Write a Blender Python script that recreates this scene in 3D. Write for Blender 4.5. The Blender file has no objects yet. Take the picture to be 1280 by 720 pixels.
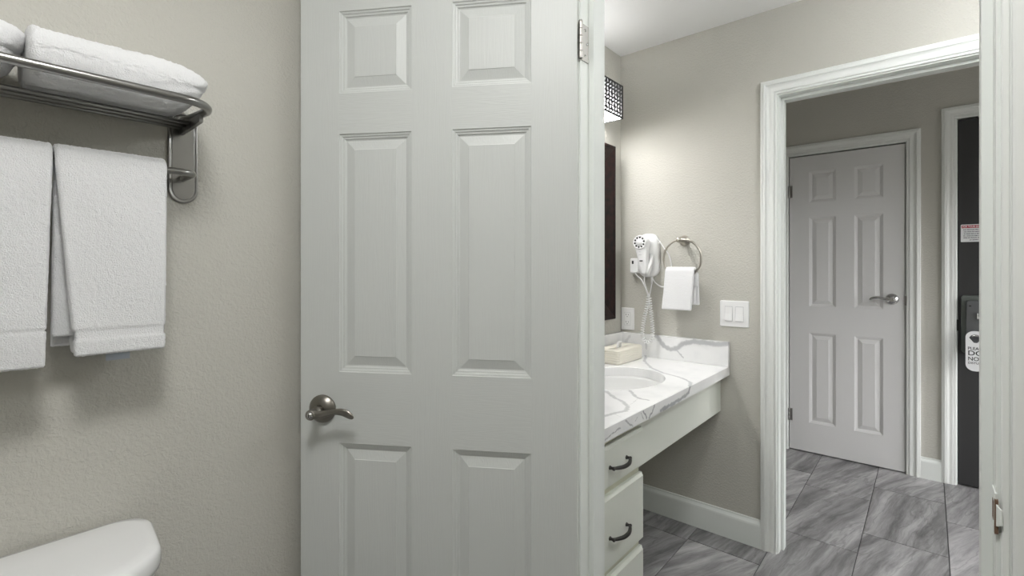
import bpy, bmesh, math, random
from mathutils import Vector, Matrix, noise
random.seed(7)
S = bpy.context.scene
COL = S.collection
PI = math.pi

# ------------------------------------------------------------------ camera
EYE = 1.27
cam_d = bpy.data.cameras.new('camera'); cam = bpy.data.objects.new('camera', cam_d); COL.objects.link(cam)
cam_d.sensor_width = 36.0; cam_d.lens = 607.0 / 1280.0 * 36.0
cam_d.shift_y = -26.0 / 1280.0
cam_d.clip_start = 0.02
cam.location = (0, 0, EYE)
cam.rotation_euler = (PI / 2, 0, math.atan2(.6513, .7588))
S.camera = cam

# ------------------------------------------------------------------ world + exposure
w = bpy.data.worlds.new('world'); S.world = w; w.use_nodes = True
# overcast sky above the horizon, darker ground below it
_nt = w.node_tree; _bg = _nt.nodes['Background']; _tc = _nt.nodes.new('ShaderNodeTexCoord'); _sx = _nt.nodes.new('ShaderNodeSeparateXYZ')
_rp = _nt.nodes.new('ShaderNodeValToRGB'); _nt.links.new(_tc.outputs['Generated'], _sx.inputs[0]); _nt.links.new(_sx.outputs[2], _rp.inputs[0])
_rp.color_ramp.elements[0].position = 0.0; _rp.color_ramp.elements[0].color = (.17, .165, .155, 1)
_rp.color_ramp.elements[1].position = .02; _rp.color_ramp.elements[1].color = (.99, .99, 1, 1)
_nt.links.new(_rp.outputs[0], _bg.inputs[0]); _bg.inputs[1].default_value = 8.5
S.view_settings.view_transform = 'Standard'; S.view_settings.look = 'None'
S.view_settings.gamma = 1; S.view_settings.use_curve_mapping = False
S.view_settings.exposure = 0.08
BATH_LAMP = 46.0      # emission strengths of the fixtures' glass
VANITY_LAMP = 76.0
ROOM_FILL = 33.0
HALL_LAMP = 0.25

# ------------------------------------------------------------------ materials
def mat(name, col, rough=.5, metal=0.0, emit=None, es=0.0, spec=.5, coat=0):
    m = bpy.data.materials.new(name); m.use_nodes = True
    b = m.node_tree.nodes['Principled BSDF']
    b.inputs['Base Color'].default_value = (*col, 1)
    b.inputs['Roughness'].default_value = rough
    b.inputs['Metallic'].default_value = metal
    b.inputs['Specular IOR Level'].default_value = spec
    if coat: b.inputs['Coat Weight'].default_value = coat
    if emit:
        b.inputs['Emission Color'].default_value = (*emit, 1); b.inputs['Emission Strength'].default_value = es
    return m
class N:
    def __init__(s, m): s.t = m.node_tree; s.b = s.t.nodes['Principled BSDF']
    def n(s, ty, **k):
        nd = s.t.nodes.new(ty)
        for a, v in k.items():
            if a.startswith('i_'):
                key = a[2:]; key = int(key) if key.isdigit() else key.replace('_', ' ')
                nd.inputs[key].default_value = v
            else: setattr(nd, a, v)
        return nd
    def l(s, a, b): s.t.links.new(a, b)
def bump_noise(m, scale, strength, dist=.002, detail=3, stretch=None, rough=.5):
    g = N(m); tc = g.n('ShaderNodeTexCoord'); src = tc.outputs['Object']
    if stretch:
        mp = g.n('ShaderNodeMapping'); mp.inputs['Scale'].default_value = stretch; g.l(src, mp.inputs[0]); src = mp.outputs[0]
    no = g.n('ShaderNodeTexNoise', i_Scale=scale, i_Detail=detail, i_Roughness=rough); g.l(src, no.inputs['Vector'])
    bp = g.n('ShaderNodeBump', i_Strength=strength, i_Distance=dist)
    g.l(no.outputs['Fac'], bp.inputs['Height']); g.l(bp.outputs[0], g.b.inputs['Normal'])
    return m
M = {}
def paint_wall():
    m = mat('wall_paint', (.50, .48, .43), .55, spec=.35); g = N(m)
    tc = g.n('ShaderNodeTexCoord')
    n1 = g.n('ShaderNodeTexNoise', i_Scale=120.0, i_Detail=2.5, i_Roughness=.55, i_Distortion=.6)
    n2 = g.n('ShaderNodeTexNoise', i_Scale=5.0, i_Detail=3.0)
    g.l(tc.outputs['Object'], n1.inputs['Vector']); g.l(tc.outputs['Object'], n2.inputs['Vector'])
    cr = g.n('ShaderNodeValToRGB'); cr.color_ramp.elements[0].position = .38; cr.color_ramp.elements[1].position = .68
    g.l(n1.outputs['Fac'], cr.inputs[0])
    bp = g.n('ShaderNodeBump', i_Strength=.5, i_Distance=.0018); g.l(cr.outputs[0], bp.inputs['Height']); g.l(bp.outputs[0], g.b.inputs['Normal'])
    mx = g.n('ShaderNodeMixRGB'); mx.inputs[1].default_value = (.50, .488, .444, 1); mx.inputs[2].default_value = (.52, .508, .462, 1)
    g.l(n2.outputs['Fac'], mx.inputs[0]); g.l(mx.outputs[0], g.b.inputs['Base Color'])
    return m
M['wall'] = paint_wall()
M['ceiling'] = bump_noise(mat('ceiling_paint', (.86, .86, .85), .7, spec=.2), 60, .15)
M['trim'] = mat('trim_paint', (.75, .775, .75), .38)
M['casing'] = mat('casing_paint', (.79, .805, .785), .36)
def door_mat(name, stretch, col=(.615, .632, .618)):
    m = mat(name, col, .42, spec=.4); g = N(m)
    tc = g.n('ShaderNodeTexCoord'); mp = g.n('ShaderNodeMapping'); mp.inputs['Scale'].default_value = stretch
    g.l(tc.outputs['Object'], mp.inputs[0])
    n1 = g.n('ShaderNodeTexNoise', i_Scale=30.0, i_Detail=4.0, i_Roughness=.6, i_Distortion=.4); g.l(mp.outputs[0], n1.inputs['Vector'])
    n3 = g.n('ShaderNodeTexNoise', i_Scale=8.0, i_Detail=1.0); g.l(mp.outputs[0], n3.inputs['Vector'])
    ad = g.n('ShaderNodeMath', operation='MULTIPLY'); g.l(n3.outputs['Fac'], ad.inputs[0]); ad.inputs[1].default_value = 60
    sn = g.n('ShaderNodeMath', operation='SINE'); g.l(ad.outputs[0], sn.inputs[0])
    a2 = g.n('ShaderNodeMath', operation='MULTIPLY_ADD', i_1=.25); g.l(sn.outputs[0], a2.inputs[0]); g.l(n1.outputs['Fac'], a2.inputs[2])
    bp = g.n('ShaderNodeBump', i_Strength=.22, i_Distance=.0008); g.l(a2.outputs[0], bp.inputs['Height']); g.l(bp.outputs[0], g.b.inputs['Normal'])
    return m
M['door_v'] = door_mat('door_paint_upright_grain', (6, 6, .35))
M['door_h'] = door_mat('door_paint_level_grain', (.5, 6, 7))
M['far_v'] = door_mat('far_door_paint', (6, 6, .35), (.66, .655, .655))
M['dark_door'] = bump_noise(mat('charcoal_door_paint', (.030, .030, .031), .5), 120, .1)
M['cabinet'] = bump_noise(mat('cabinet_paint', (.70, .72, .66), .4), 30, .1)
M['cab_frame'] = mat('cabinet_frame_paint', (.60, .60, .48), .45)
M['nickel'] = bump_noise(mat('brushed_nickel', (.52, .49, .44), .3, 1.0), 200, .05, stretch=(1, 1, 8))
M['rack'] = mat('dark_brushed_steel', (.33, .325, .315), .28, 1.0)
M['satin'] = mat('satin_lever_metal', (.25, .235, .21), .34, 1.0)
M['chrome'] = mat('bright_chrome', (.55, .55, .55), .15, 1.0)
M['bronze'] = mat('dark_bronze_pull', (.045, .042, .04), .4, .6)
M['hinge'] = mat('aged_hinge_steel', (.33, .32, .30), .38, 1.0)
M['brown'] = mat('raw_wood_mortise', (.14, .085, .055), .8)
M['porcelain'] = mat('white_porcelain', (.80, .80, .80), .12, coat=.3)
M['sinkw'] = mat('sink_porcelain', (.80, .80, .79), .15, coat=.3)
M['plastic'] = mat('white_plastic', (.82, .82, .82), .32)
M['plastic2'] = mat('light_grey_plastic', (.56, .57, .58), .35)
M['black'] = mat('black_plastic', (.012, .012, .012), .5)
M['blackmetal'] = mat('black_shade_metal', (.012, .012, .013), .35, .3)
M['cream'] = mat('cream_resin', (.74, .71, .62), .4)
M['tissue'] = mat('tissue_paper', (.85, .85, .85), .9)
M['glass_lit'] = mat('lit_frosted_glass', (.9, .9, .9), .5, emit=(.99, .99, 1), es=VANITY_LAMP)
M['bath_glass'] = mat('bath_lamp_glass', (.9, .9, .9), .5, emit=(1, 1, .98), es=BATH_LAMP)
M['fill_glass'] = mat('fill_globe_glass', (.9, .9, .9), .5, emit=(.965, .985, 1), es=ROOM_FILL)
M['hall_glass'] = mat('hall_lamp_glass', (.9, .9, .9), .5, emit=(1, .98, .97), es=HALL_LAMP)
M['glass_soft'] = mat('lit_acrylic', (.9, .9, .9), .5, emit=(1, .99, .975), es=VANITY_LAMP * .45)
M['liner'] = mat('translucent_liner', (.85, .85, .85), .5)
_g = N(M['liner']); _t = _g.n('ShaderNodeBsdfTranslucent'); _t.inputs[0].default_value = (.34, .34, .34, 1); _o = [n for n in _g.t.nodes if n.type == 'OUTPUT_MATERIAL'][0]; _g.l(_t.outputs[0], _o.inputs[0])
M['liner_top'] = mat('translucent_top', (.85, .85, .85), .5)
_g = N(M['liner_top']); _t = _g.n('ShaderNodeBsdfTranslucent'); _t.inputs[0].default_value = (.62, .62, .62, 1); _o = [n for n in _g.t.nodes if n.type == 'OUTPUT_MATERIAL'][0]; _g.l(_t.outputs[0], _o.inputs[0])
M['mirror'] = mat('mirror_silver', (.9, .9, .9), .02, 1.0)
def mahogany():
    m = mat('dark_mahogany', (.02, .012, .010), .55, spec=.25); g = N(m)
    tc = g.n('ShaderNodeTexCoord'); n1 = g.n('ShaderNodeTexNoise', i_Scale=35.0, i_Detail=5.0)
    g.l(tc.outputs['Object'], n1.inputs['Vector'])
    cr = g.n('ShaderNodeValToRGB'); e = cr.color_ramp.elements
    e[0].position = .35; e[0].color = (.006, .004, .004, 1); e[1].position = .75; e[1].color = (.028, .010, .008, 1)
    g.l(n1.outputs['Fac'], cr.inputs[0]); g.l(cr.outputs[0], g.b.inputs['Base Color']); return m
M['mahogany'] = mahogany()
def towel_mat():
    m = mat('white_terry', (.86, .86, .87), .95, spec=.1); g = N(m)
    g.b.inputs['Sheen Weight'].default_value = .3
    tc = g.n('ShaderNodeTexCoord'); n1 = g.n('ShaderNodeTexNoise', i_Scale=420.0, i_Detail=3.0, i_Roughness=.7); g.l(tc.outputs['Object'], n1.inputs['Vector'])
    bp = g.n('ShaderNodeBump', i_Strength=1.0, i_Distance=.003); g.l(n1.outputs['Fac'], bp.inputs['Height']); g.l(bp.outputs[0], g.b.inputs['Normal'])
    return m
M['terry'] = towel_mat()
M['woven'] = bump_noise(mat('smooth_woven_band', (.82, .82, .83), .8, spec=.15), 300, .3, stretch=(1, .1, 3))
M['tag'] = mat('woven_tag', (.42, .46, .52), .8)
M['grout'] = bump_noise(mat('dark_grout', (.085, .083, .085), .85), 200, .2)
def tile_mat():
    m = mat('grey_veined_tile', (.2, .2, .2), .42, spec=.45); g = N(m)
    tc = g.n('ShaderNodeTexCoord'); oi = g.n('ShaderNodeObjectInfo')
    mul = g.n('ShaderNodeMath', operation='MULTIPLY', i_1=37.0); g.l(oi.outputs['Random'], mul.inputs[0])
    cx = g.n('ShaderNodeCombineXYZ'); g.l(mul.outputs[0], cx.inputs[0]); g.l(mul.outputs[0], cx.inputs[1]); g.l(mul.outputs[0], cx.inputs[2])
    rm = g.n('ShaderNodeMath', operation='MULTIPLY_ADD', i_1=.45, i_2=.02); 
    fr = g.n('ShaderNodeMath', operation='FRACT'); g.l(mul.outputs[0], fr.inputs[0]); g.l(fr.outputs[0], rm.inputs[0])
    vr = g.n('ShaderNodeVectorRotate', rotation_type='Z_AXIS'); g.l(tc.outputs['Object'], vr.inputs['Vector']); g.l(rm.outputs[0], vr.inputs['Angle'])
    # soft warp so the veins wander
    wn = g.n('ShaderNodeTexNoise', i_Scale=3.5, i_Detail=2.0)
    av = g.n('ShaderNodeVectorMath', operation='ADD'); g.l(vr.outputs[0], av.inputs[0]); g.l(cx.outputs[0], av.inputs[1]); g.l(av.outputs[0], wn.inputs['Vector'])
    sc = g.n('ShaderNodeVectorMath', operation='SCALE'); sc.inputs['Scale'].default_value = .05; g.l(wn.outputs['Color'], sc.inputs[0])
    a2 = g.n('ShaderNodeVectorMath', operation='ADD'); g.l(av.outputs[0], a2.inputs[0]); g.l(sc.outputs[0], a2.inputs[1])
    mp = g.n('ShaderNodeMapping'); mp.inputs['Scale'].default_value = (17, 1.6, 4); g.l(a2.outputs[0], mp.inputs[0])
    n1 = g.n('ShaderNodeTexNoise', i_Scale=1.0, i_Detail=9.0, i_Roughness=.70, i_Distortion=.3); g.l(mp.outputs[0], n1.inputs['Vector'])
    cr = g.n('ShaderNodeValToRGB'); e = cr.color_ramp.elements
    e[0].position = .30; e[0].color = (.085, .083, .085, 1); e[1].position = .72; e[1].color = (.46, .45, .455, 1)
    x = e.new(.44); x.color = (.18, .176, .178, 1); x = e.new(.55); x.color = (.28, .274, .277, 1)
    g.l(n1.outputs['Fac'], cr.inputs[0])
    # thin dark veins
    mp2 = g.n('ShaderNodeMapping'); mp2.inputs['Scale'].default_value = (9, 1.3, 3); mp2.inputs['Location'].default_value = (3, 5, 1); g.l(a2.outputs[0], mp2.inputs[0])
    n2 = g.n('ShaderNodeTexNoise', i_Scale=1.0, i_Detail=5.0, i_Roughness=.55); g.l(mp2.outputs[0], n2.inputs['Vector'])
    sb = g.n('ShaderNodeMath', operation='SUBTRACT', i_1=.5); g.l(n2.outputs['Fac'], sb.inputs[0])
    ab = g.n('ShaderNodeMath', operation='ABSOLUTE'); g.l(sb.outputs[0], ab.inputs[0])
    mr = g.n('ShaderNodeMapRange'); mr.inputs[1].default_value = 0; mr.inputs[2].default_value = .018; mr.inputs[3].default_value = .72; mr.inputs[4].default_value = 1
    g.l(ab.outputs[0], mr.inputs[0])
    br = g.n('ShaderNodeMapRange'); br.inputs[3].default_value = .85; br.inputs[4].default_value = 1.2; g.l(fr.outputs[0], br.inputs[0])
    m1 = g.n('ShaderNodeMath', operation='MULTIPLY'); g.l(mr.outputs[0], m1.inputs[0]); g.l(br.outputs[0], m1.inputs[1])
    vm = g.n('ShaderNodeVectorMath', operation='SCALE'); g.l(cr.outputs[0], vm.inputs[0]); g.l(m1.outputs[0], vm.inputs['Scale'])
    g.l(vm.outputs[0], g.b.inputs['Base Color'])
    bp = g.n('ShaderNodeBump', i_Strength=.15, i_Distance=.001); g.l(n1.outputs['Fac'], bp.inputs['Height']); g.l(bp.outputs[0], g.b.inputs['Normal'])
    return m
M['tile'] = tile_mat()
VEINS = [
([(-1.126,2.39,.803),(-1.076,2.266,.803),(-.977,2.13,.803),(-.897,2.067,.803),(-.812,2.031,.803),(-.767,2.001,.803),(-.73,1.962,.803),(-.71,1.895,.803)],.008,.6),
([(-.924,1.617,.803),(-.847,1.554,.803),(-.803,1.527,.803),(-.764,1.486,.803),(-.747,1.442,.803),(-.762,1.396,.803),(-.772,1.345,.803)],.009,.6),
([(-.926,1.637,.803),(-.892,1.66,.803),(-.856,1.69,.803)],.003,.5),
([(-.861,1.686,.803),(-.802,1.62,.803),(-.776,1.602,.803),(-.748,1.607,.803)],.007,.7),
([(-.786,1.606,.803),(-.769,1.518,.803),(-.764,1.486,.803)],.002,.4),
([(-.753,1.382,.803),(-.729,1.371,.803)],.002,.4),
([(-.711,1.902,.798),(-.711,1.886,.78),(-.711,1.839,.775)],.0075,1.),
([(-.711,1.839,.775),(-.711,1.749,.77),(-.711,1.679,.771),(-.711,1.626,.769)],.0075,1.),
([(-.711,1.575,.798),(-.711,1.556,.779),(-.711,1.532,.766)],.004,1.),
([(-.711,1.474,.793),(-.711,1.492,.771)],.003,.8),
([(-.711,1.492,.797),(-.711,1.515,.768)],.004,1.),
([(-.711,1.368,.795),(-.711,1.414,.767)],.0035,.8),
([(-.711,1.333,.783),(-.711,1.294,.778),(-.711,1.244,.769)],.003,.8),
([(-.711,1.447,.789),(-.711,1.425,.769)],.002,.7),
([(-1.062,2.38,.916),(-1.024,2.38,.868),(-.992,2.38,.856),(-.96,2.38,.862),(-.928,2.38,.89),(-.874,2.38,.906),(-.814,2.38,.906),(-.757,2.38,.905),(-.718,2.38,.912)],.0125,.75),
([(-.96,2.38,.858),(-.924,2.38,.821)],.004,.6),
([(-1.215,2.38,.902),(-1.237,2.38,.866)],.008,.35),
([(-1.126,2.38,.894),(-1.117,2.38,.846)],.007,.35),
# out of the photograph's view, so that the stone goes on
([(-1.257,1.30,.90),(-1.257,1.42,.86),(-1.257,1.60,.89),(-1.257,1.80,.84)],.006,.6),
([(-1.2,1.15,.803),(-1.1,1.3,.803),(-1.15,1.5,.803),(-1.25,1.62,.803)],.006,.6),
]
def stone_mat():
    m = mat('white_veined_stone', (.82, .82, .81), .16, coat=.15); g = N(m)
    tc = g.n('ShaderNodeTexCoord'); n0 = g.n('ShaderNodeTexNoise', i_Scale=55.0, i_Detail=4.0); g.l(tc.outputs['Object'], n0.inputs['Vector'])
    s0 = g.n('ShaderNodeVectorMath', operation='SUBTRACT'); s0.inputs[1].default_value = (.5, .5, .5); g.l(n0.outputs['Color'], s0.inputs[0])
    s1 = g.n('ShaderNodeVectorMath', operation='SCALE'); s1.inputs['Scale'].default_value = .016; g.l(s0.outputs[0], s1.inputs[0])
    P = g.n('ShaderNodeVectorMath', operation='ADD'); g.l(tc.outputs['Object'], P.inputs[0]); g.l(s1.outputs[0], P.inputs[1])
    last = None
    for pts, wd, st in VEINS:
        dmin = None
        for a, b in zip(pts, pts[1:]):
            a = Vector(a); b = Vector(b); ba = b - a
            pa = g.n('ShaderNodeVectorMath', operation='SUBTRACT'); g.l(P.outputs[0], pa.inputs[0]); pa.inputs[1].default_value = a
            dt = g.n('ShaderNodeVectorMath', operation='DOT_PRODUCT'); g.l(pa.outputs[0], dt.inputs[0]); dt.inputs[1].default_value = ba / ba.length_squared
            cl = g.n('ShaderNodeMath', operation='ADD', use_clamp=True, i_1=0.0); g.l(dt.outputs['Value'], cl.inputs[0])
            sc = g.n('ShaderNodeVectorMath', operation='SCALE'); sc.inputs[0].default_value = ba; g.l(cl.outputs[0], sc.inputs['Scale'])
            df = g.n('ShaderNodeVectorMath', operation='DISTANCE'); g.l(pa.outputs[0], df.inputs[0]); g.l(sc.outputs[0], df.inputs[1])
            if dmin is None: dmin = df.outputs['Value']
            else:
                mn = g.n('ShaderNodeMath', operation='MINIMUM'); g.l(dmin, mn.inputs[0]); g.l(df.outputs['Value'], mn.inputs[1]); dmin = mn.outputs[0]
        mr = g.n('ShaderNodeMapRange', interpolation_type='SMOOTHSTEP'); g.l(dmin, mr.inputs[0])
        mr.inputs[1].default_value = wd * .45; mr.inputs[2].default_value = wd * 1.25; mr.inputs[3].default_value = st; mr.inputs[4].default_value = 0
        if last is None: last = mr.outputs[0]
        else:
            mx = g.n('ShaderNodeMath', operation='MAXIMUM'); g.l(last, mx.inputs[0]); g.l(mr.outputs[0], mx.inputs[1]); last = mx.outputs[0]
    nb = g.n('ShaderNodeTexNoise', i_Scale=9.0, i_Detail=6.0); g.l(tc.outputs['Object'], nb.inputs['Vector'])
    base = g.n('ShaderNodeValToRGB'); e = base.color_ramp.elements; e[0].position = .3; e[0].color = (.78, .785, .79, 1); e[1].position = .5; e[1].color = (.86, .86, .86, 1)
    g.l(nb.outputs['Fac'], base.inputs[0])
    mx = g.n('ShaderNodeMixRGB'); g.l(last, mx.inputs[0]); g.l(base.outputs[0], mx.inputs[1]); mx.inputs[2].default_value = (.40, .405, .42, 1)
    g.l(mx.outputs[0], g.b.inputs['Base Color']); return m
M['stone'] = stone_mat()

# ------------------------------------------------------------------ mesh helpers
class MB:
    def __init__(s): s.v = []; s.f = []; s.m = []; s.sm = []
    def add(s, vs, fs, mi=0, smooth=False):
        o = len(s.v); s.v += [tuple(p) for p in vs]
        for f in fs: s.f.append(tuple(i + o for i in f)); s.m.append(mi); s.sm.append(smooth)
    def quad(s, a, b, c, d, mi=0): s.add([a, b, c, d], [(0, 1, 2, 3)], mi)
    def box(s, x0, x1, y0, y1, z0, z1, mi=0, bev=0):
        if bev <= 0:
            vs = [(x, y, z) for z in (z0, z1) for y in (y0, y1) for x in (x0, x1)]
            s.add(vs, [(0, 2, 3, 1), (4, 5, 7, 6), (0, 1, 5, 4), (2, 6, 7, 3), (0, 4, 6, 2), (1, 3, 7, 5)], mi)
        else:
            bm = bmesh.new(); bmesh.ops.create_cube(bm, size=1)
            for v in bm.verts: v.co = Vector(((x0 + x1) / 2 + v.co.x * (x1 - x0), (y0 + y1) / 2 + v.co.y * (y1 - y0), (z0 + z1) / 2 + v.co.z * (z1 - z0)))
            bmesh.ops.bevel(bm, geom=bm.edges[:], offset=bev, segments=2, profile=.5, affect='EDGES')
            bm.verts.ensure_lookup_table(); bm.faces.ensure_lookup_table()
            s.add([v.co for v in bm.verts], [[v.index for v in f.verts] for f in bm.faces], mi, False); bm.free()
    def loft(s, rings, cap0=True, cap1=True, closed=True, mi=0, smooth=True):
        n = len(rings[0]); o = len(s.v)
        for r in rings: s.v += [tuple(p) for p in r]
        kk = n if closed else n - 1
        for i in range(len(rings) - 1):
            for j in range(kk):
                a = o + i * n + j; b = o + i * n + (j + 1) % n
                s.f.append((a, b, b + n, a + n)); s.m.append(mi); s.sm.append(smooth)
        if cap0: s.f.append(tuple(o + j for j in range(n))[::-1]); s.m.append(mi); s.sm.append(False)
        if cap1: s.f.append(tuple(o + (len(rings) - 1) * n + j for j in range(n))); s.m.append(mi); s.sm.append(False)
    def tube(s, pts, r, n=12, mi=0, cap=True, flat=None):
        pts = [Vector(p) for p in pts]; rings = []; up = None
        for i, p in enumerate(pts):
            t = (pts[min(i + 1, len(pts) - 1)] - pts[max(i - 1, 0)]).normalized()
            if up is None:
                up = Vector((0, 0, 1)) if abs(t.z) < .9 else Vector((1, 0, 0))
            u = (up - t * up.dot(t)).normalized(); up = u; v = t.cross(u)
            rr = r[i] if isinstance(r, (list, tuple)) else r
            rings.append([p + u * rr * math.cos(2 * PI * k / n) + v * rr * math.sin(2 * PI * k / n) for k in range(n)])
        s.loft(rings, cap, cap, mi=mi)
    def lathe(s, c, axis, prof, n=32, mi=0, smooth=True):
        c = Vector(c); ax = Vector(axis).normalized(); u = ax.orthogonal().normalized(); v = ax.cross(u)
        s.loft([[c + ax * h + (u * math.cos(2 * PI * k / n) + v * math.sin(2 * PI * k / n)) * max(r, 1e-5) for k in range(n)] for r, h in prof], mi=mi, smooth=smooth)
    def build(s, name, ms, parent=None, recalc=True, **tags):
        me = bpy.data.meshes.new(name); me.from_pydata(s.v, [], s.f)
        for m in (ms if isinstance(ms, (list, tuple)) else [ms]): me.materials.append(M[m])
        me.polygons.foreach_set('material_index', s.m); me.polygons.foreach_set('use_smooth', s.sm)
        if recalc:
            bm = bmesh.new(); bm.from_mesh(me); bmesh.ops.recalc_face_normals(bm, faces=bm.faces[:]); bm.to_mesh(me); bm.free()
        me.update()
        o = bpy.data.objects.new(name, me); COL.objects.link(o)
        if parent: o.parent = parent
        tag(o, **tags); return o
def tag(o, label=None, cat=None, group=None, kind=None):
    if label: o['label'] = label
    if cat: o['category'] = cat
    if group: o['group'] = group
    if kind: o['kind'] = kind
def empty(name, loc, label, cat, group=None, rz=0, kind=None):
    o = bpy.data.objects.new(name, None); COL.objects.link(o); o.location = loc; o.rotation_euler = (0, 0, rz)
    o.empty_display_size = .05; tag(o, label, cat, group, kind); return o
def local(o, mb):
    """shift world-written vertices into the frame of an unrotated empty"""
    L = o.location; mb.v = [(x - L.x, y - L.y, z - L.z) for x, y, z in mb.v]; return mb
def smooth_path(pts, k=8, closed=False):
    pts = [Vector(p) for p in pts]; out = []
    n = len(pts)
    for i in range(n - 1):
        p0 = pts[max(i - 1, 0)]; p1 = pts[i]; p2 = pts[i + 1]; p3 = pts[min(i + 2, n - 1)]
        for j in range(k):
            t = j / k
            out.append(.5 * ((2 * p1) + (p2 - p0) * t + (2 * p0 - 5 * p1 + 4 * p2 - p3) * t * t + (3 * p1 - p0 - 3 * p2 + p3) * t ** 3))
    out.append(pts[-1]); return out
def rrect(cx, cy, hx, hy, r, n=6):
    """rounded rectangle, counter-clockwise list of (x, y)"""
    r = min(r, hx * .999, hy * .999); o = []
    for (sx, sy, a0) in ((1, 1, 0), (-1, 1, PI / 2), (-1, -1, PI), (1, -1, 1.5 * PI)):
        for k in range(n + 1):
            a = a0 + PI / 2 * k / n
            o.append((cx + sx * (hx - r) + r * math.cos(a), cy + sy * (hy - r) + r * math.sin(a)))
    return o

# ------------------------------------------------------------------ room shell
WL = -1.277; CEIL = 2.42
YD0, YD1 = .995, 1.11          # doorway wall (toilet room | vanity area)
YM0, YM1 = 2.40, 2.515         # wall with the towel ring
YF = 3.84                      # far hall wall
XR = 1.30; XB = .62; YB = -1.30
JL, JR = -.637, .074           # near doorway
ML, MR = -.505, .27            # middle doorway
F1L, F1R = -.744, -.107        # far white door opening
F2L, F2R = .127, 1.04          # dark entry door opening
def wall(name, segs, label):
    mb = MB()
    for s in segs: mb.box(*s)
    return mb.build(name, 'wall', kind='structure', label=label, cat='wall')
wall('wall_left', [(WL - .1, WL, YB - .1, 4.0, 0, CEIL)], 'textured greige wall carrying the towel rack and, further on, the vanity mirror')
wall('wall_back', [(WL, XB, YB - .1, YB, 0, CEIL)], 'greige wall of the toilet room behind the viewpoint')
WY0, WY1, WZ0, WZ1 = 2.62, 3.74, .25, 1.85     # opening added at the hall's end to let in fill daylight
wall('wall_right', [(XR, XR + .1, YD1, WY0, 0, CEIL), (XR, XR + .1, WY1, 4.0, 0, CEIL), (XR, XR + .1, WY0, WY1, 0, WZ0), (XR, XR + .1, WY0, WY1, WZ1, CEIL)], 'greige wall closing the vanity area and hall on the right')
wall('wall_inner', [(XB, XB + .1, YB - .1, YD0, 0, CEIL)], 'greige side wall of the toilet room opposite the towel rack')
DH = 2.045
wall('wall_front', [(WL, JL - .02, YD0, YD1, 0, CEIL), (JR + .02, XR, YD0, YD1, 0, CEIL), (JL - .02, JR + .02, YD0, YD1, DH + .02, CEIL)], 'greige partition wall around the open white door')
wall('wall_middle', [(WL, ML - .02, YM0, YM1, 0, CEIL), (MR + .02, XR, YM0, YM1, 0, CEIL), (ML - .02, MR + .02, YM0, YM1, 2.03 + .02, CEIL)], 'greige wall carrying the towel ring, hair dryer and light switches')
wall('wall_far', [(WL, F1L - .02, YF, YF + .12, 0, CEIL), (F1R + .02, F2L - .02, YF, YF + .12, 0, CEIL), (F2R + .02, XR, YF, YF + .12, 0, CEIL),
                  (F1L - .02, F1R + .02, YF, YF + .12, 2.06, CEIL), (F2L - .02, F2R + .02, YF, YF + .12, 2.155, CEIL), (WL, XR, YF + .12, YF + .15, 0, CEIL)], 'shaded greige hall wall around the far white door and dark entry door')  # rear slab added across both openings to stop light leaking past the doors
mb = MB(); mb.box(WL - .1, XR + .1, YB - .1, 4.0, CEIL, CEIL + .08); mb.build('ceiling', 'ceiling', kind='structure', label='plain white ceiling above the vanity area', cat='ceiling')
mb = MB(); mb.box(WL - .1, XR + .1, YB - .1, 4.0, -.06, -.0035)
floor = mb.build('floor', 'grout', kind='structure', label='floor of large grey veined stone-look tiles with dark grout', cat='floor')
# tiles: columns run away from the camera, joints as in the photograph
CW = .3075
def tile_mesh(w, l):
    mb = MB(); g = .0018; c = .0015
    r0 = [(g, g), (w - g, g), (w - g, l - g), (g, l - g)]
    lo = [(x, y, -.008) for x, y in r0]; mid = [(x, y, -.0012) for x, y in r0]
    hi = [(g + c, g + c, 0), (w - g - c, g + c, 0), (w - g - c, l - g - c, 0), (g + c, l - g - c, 0)]
    mb.loft([lo, mid, hi], smooth=False)
    return mb
tile_cache = {}
def put_tile(x, y, l, w=CW):
    key = (round(l, 4), round(w, 4))
    if key not in tile_cache:
        o = tile_mesh(w, l).build('tile', 'tile', floor); tile_cache[key] = o.data
    else:
        o = bpy.data.objects.new('tile', tile_cache[key]); COL.objects.link(o); o.parent = floor
    o.location = (x, y, 0)
joints = {-3: None}
colref = {-2: [2.26, 2.863, 3.467], -1: [2.638, 3.272], 0: [2.245, 2.855, 3.49], 1: [2.645, 3.252]}
# column k spans X from -0.548 + (k)*CW  (k=-1 -> [-.855,-.548])
cols = {}
for k in range(-3, 7):
    x = -.548 + (k - 0) * CW
    ref = {-1: [2.26, 2.863, 3.467], 0: [2.638, 3.272], 1: [2.245, 2.855, 3.49], 2: [2.645, 3.252]}.get(k)
    if ref is None:
        ph = [2.45, 2.05, 2.25, 2.64][k % 4]; ref = [ph, ph + .61]
    ys = list(ref)
    while ys[0] > YB: ys.insert(0, ys[0] - .61)
    while ys[-1] < 3.97: ys.append(ys[-1] + .61)
    ys = [max(y, YB - .09) for y in ys]; ys = [min(y, 3.99) for y in ys]
    for a, b in zip(ys, ys[1:]):
        if b - a > .03 and x + CW < XR + .1: put_tile(max(x, WL - .099), a, round(b - a, 4), CW - max(0, WL - .099 - x))

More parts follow.
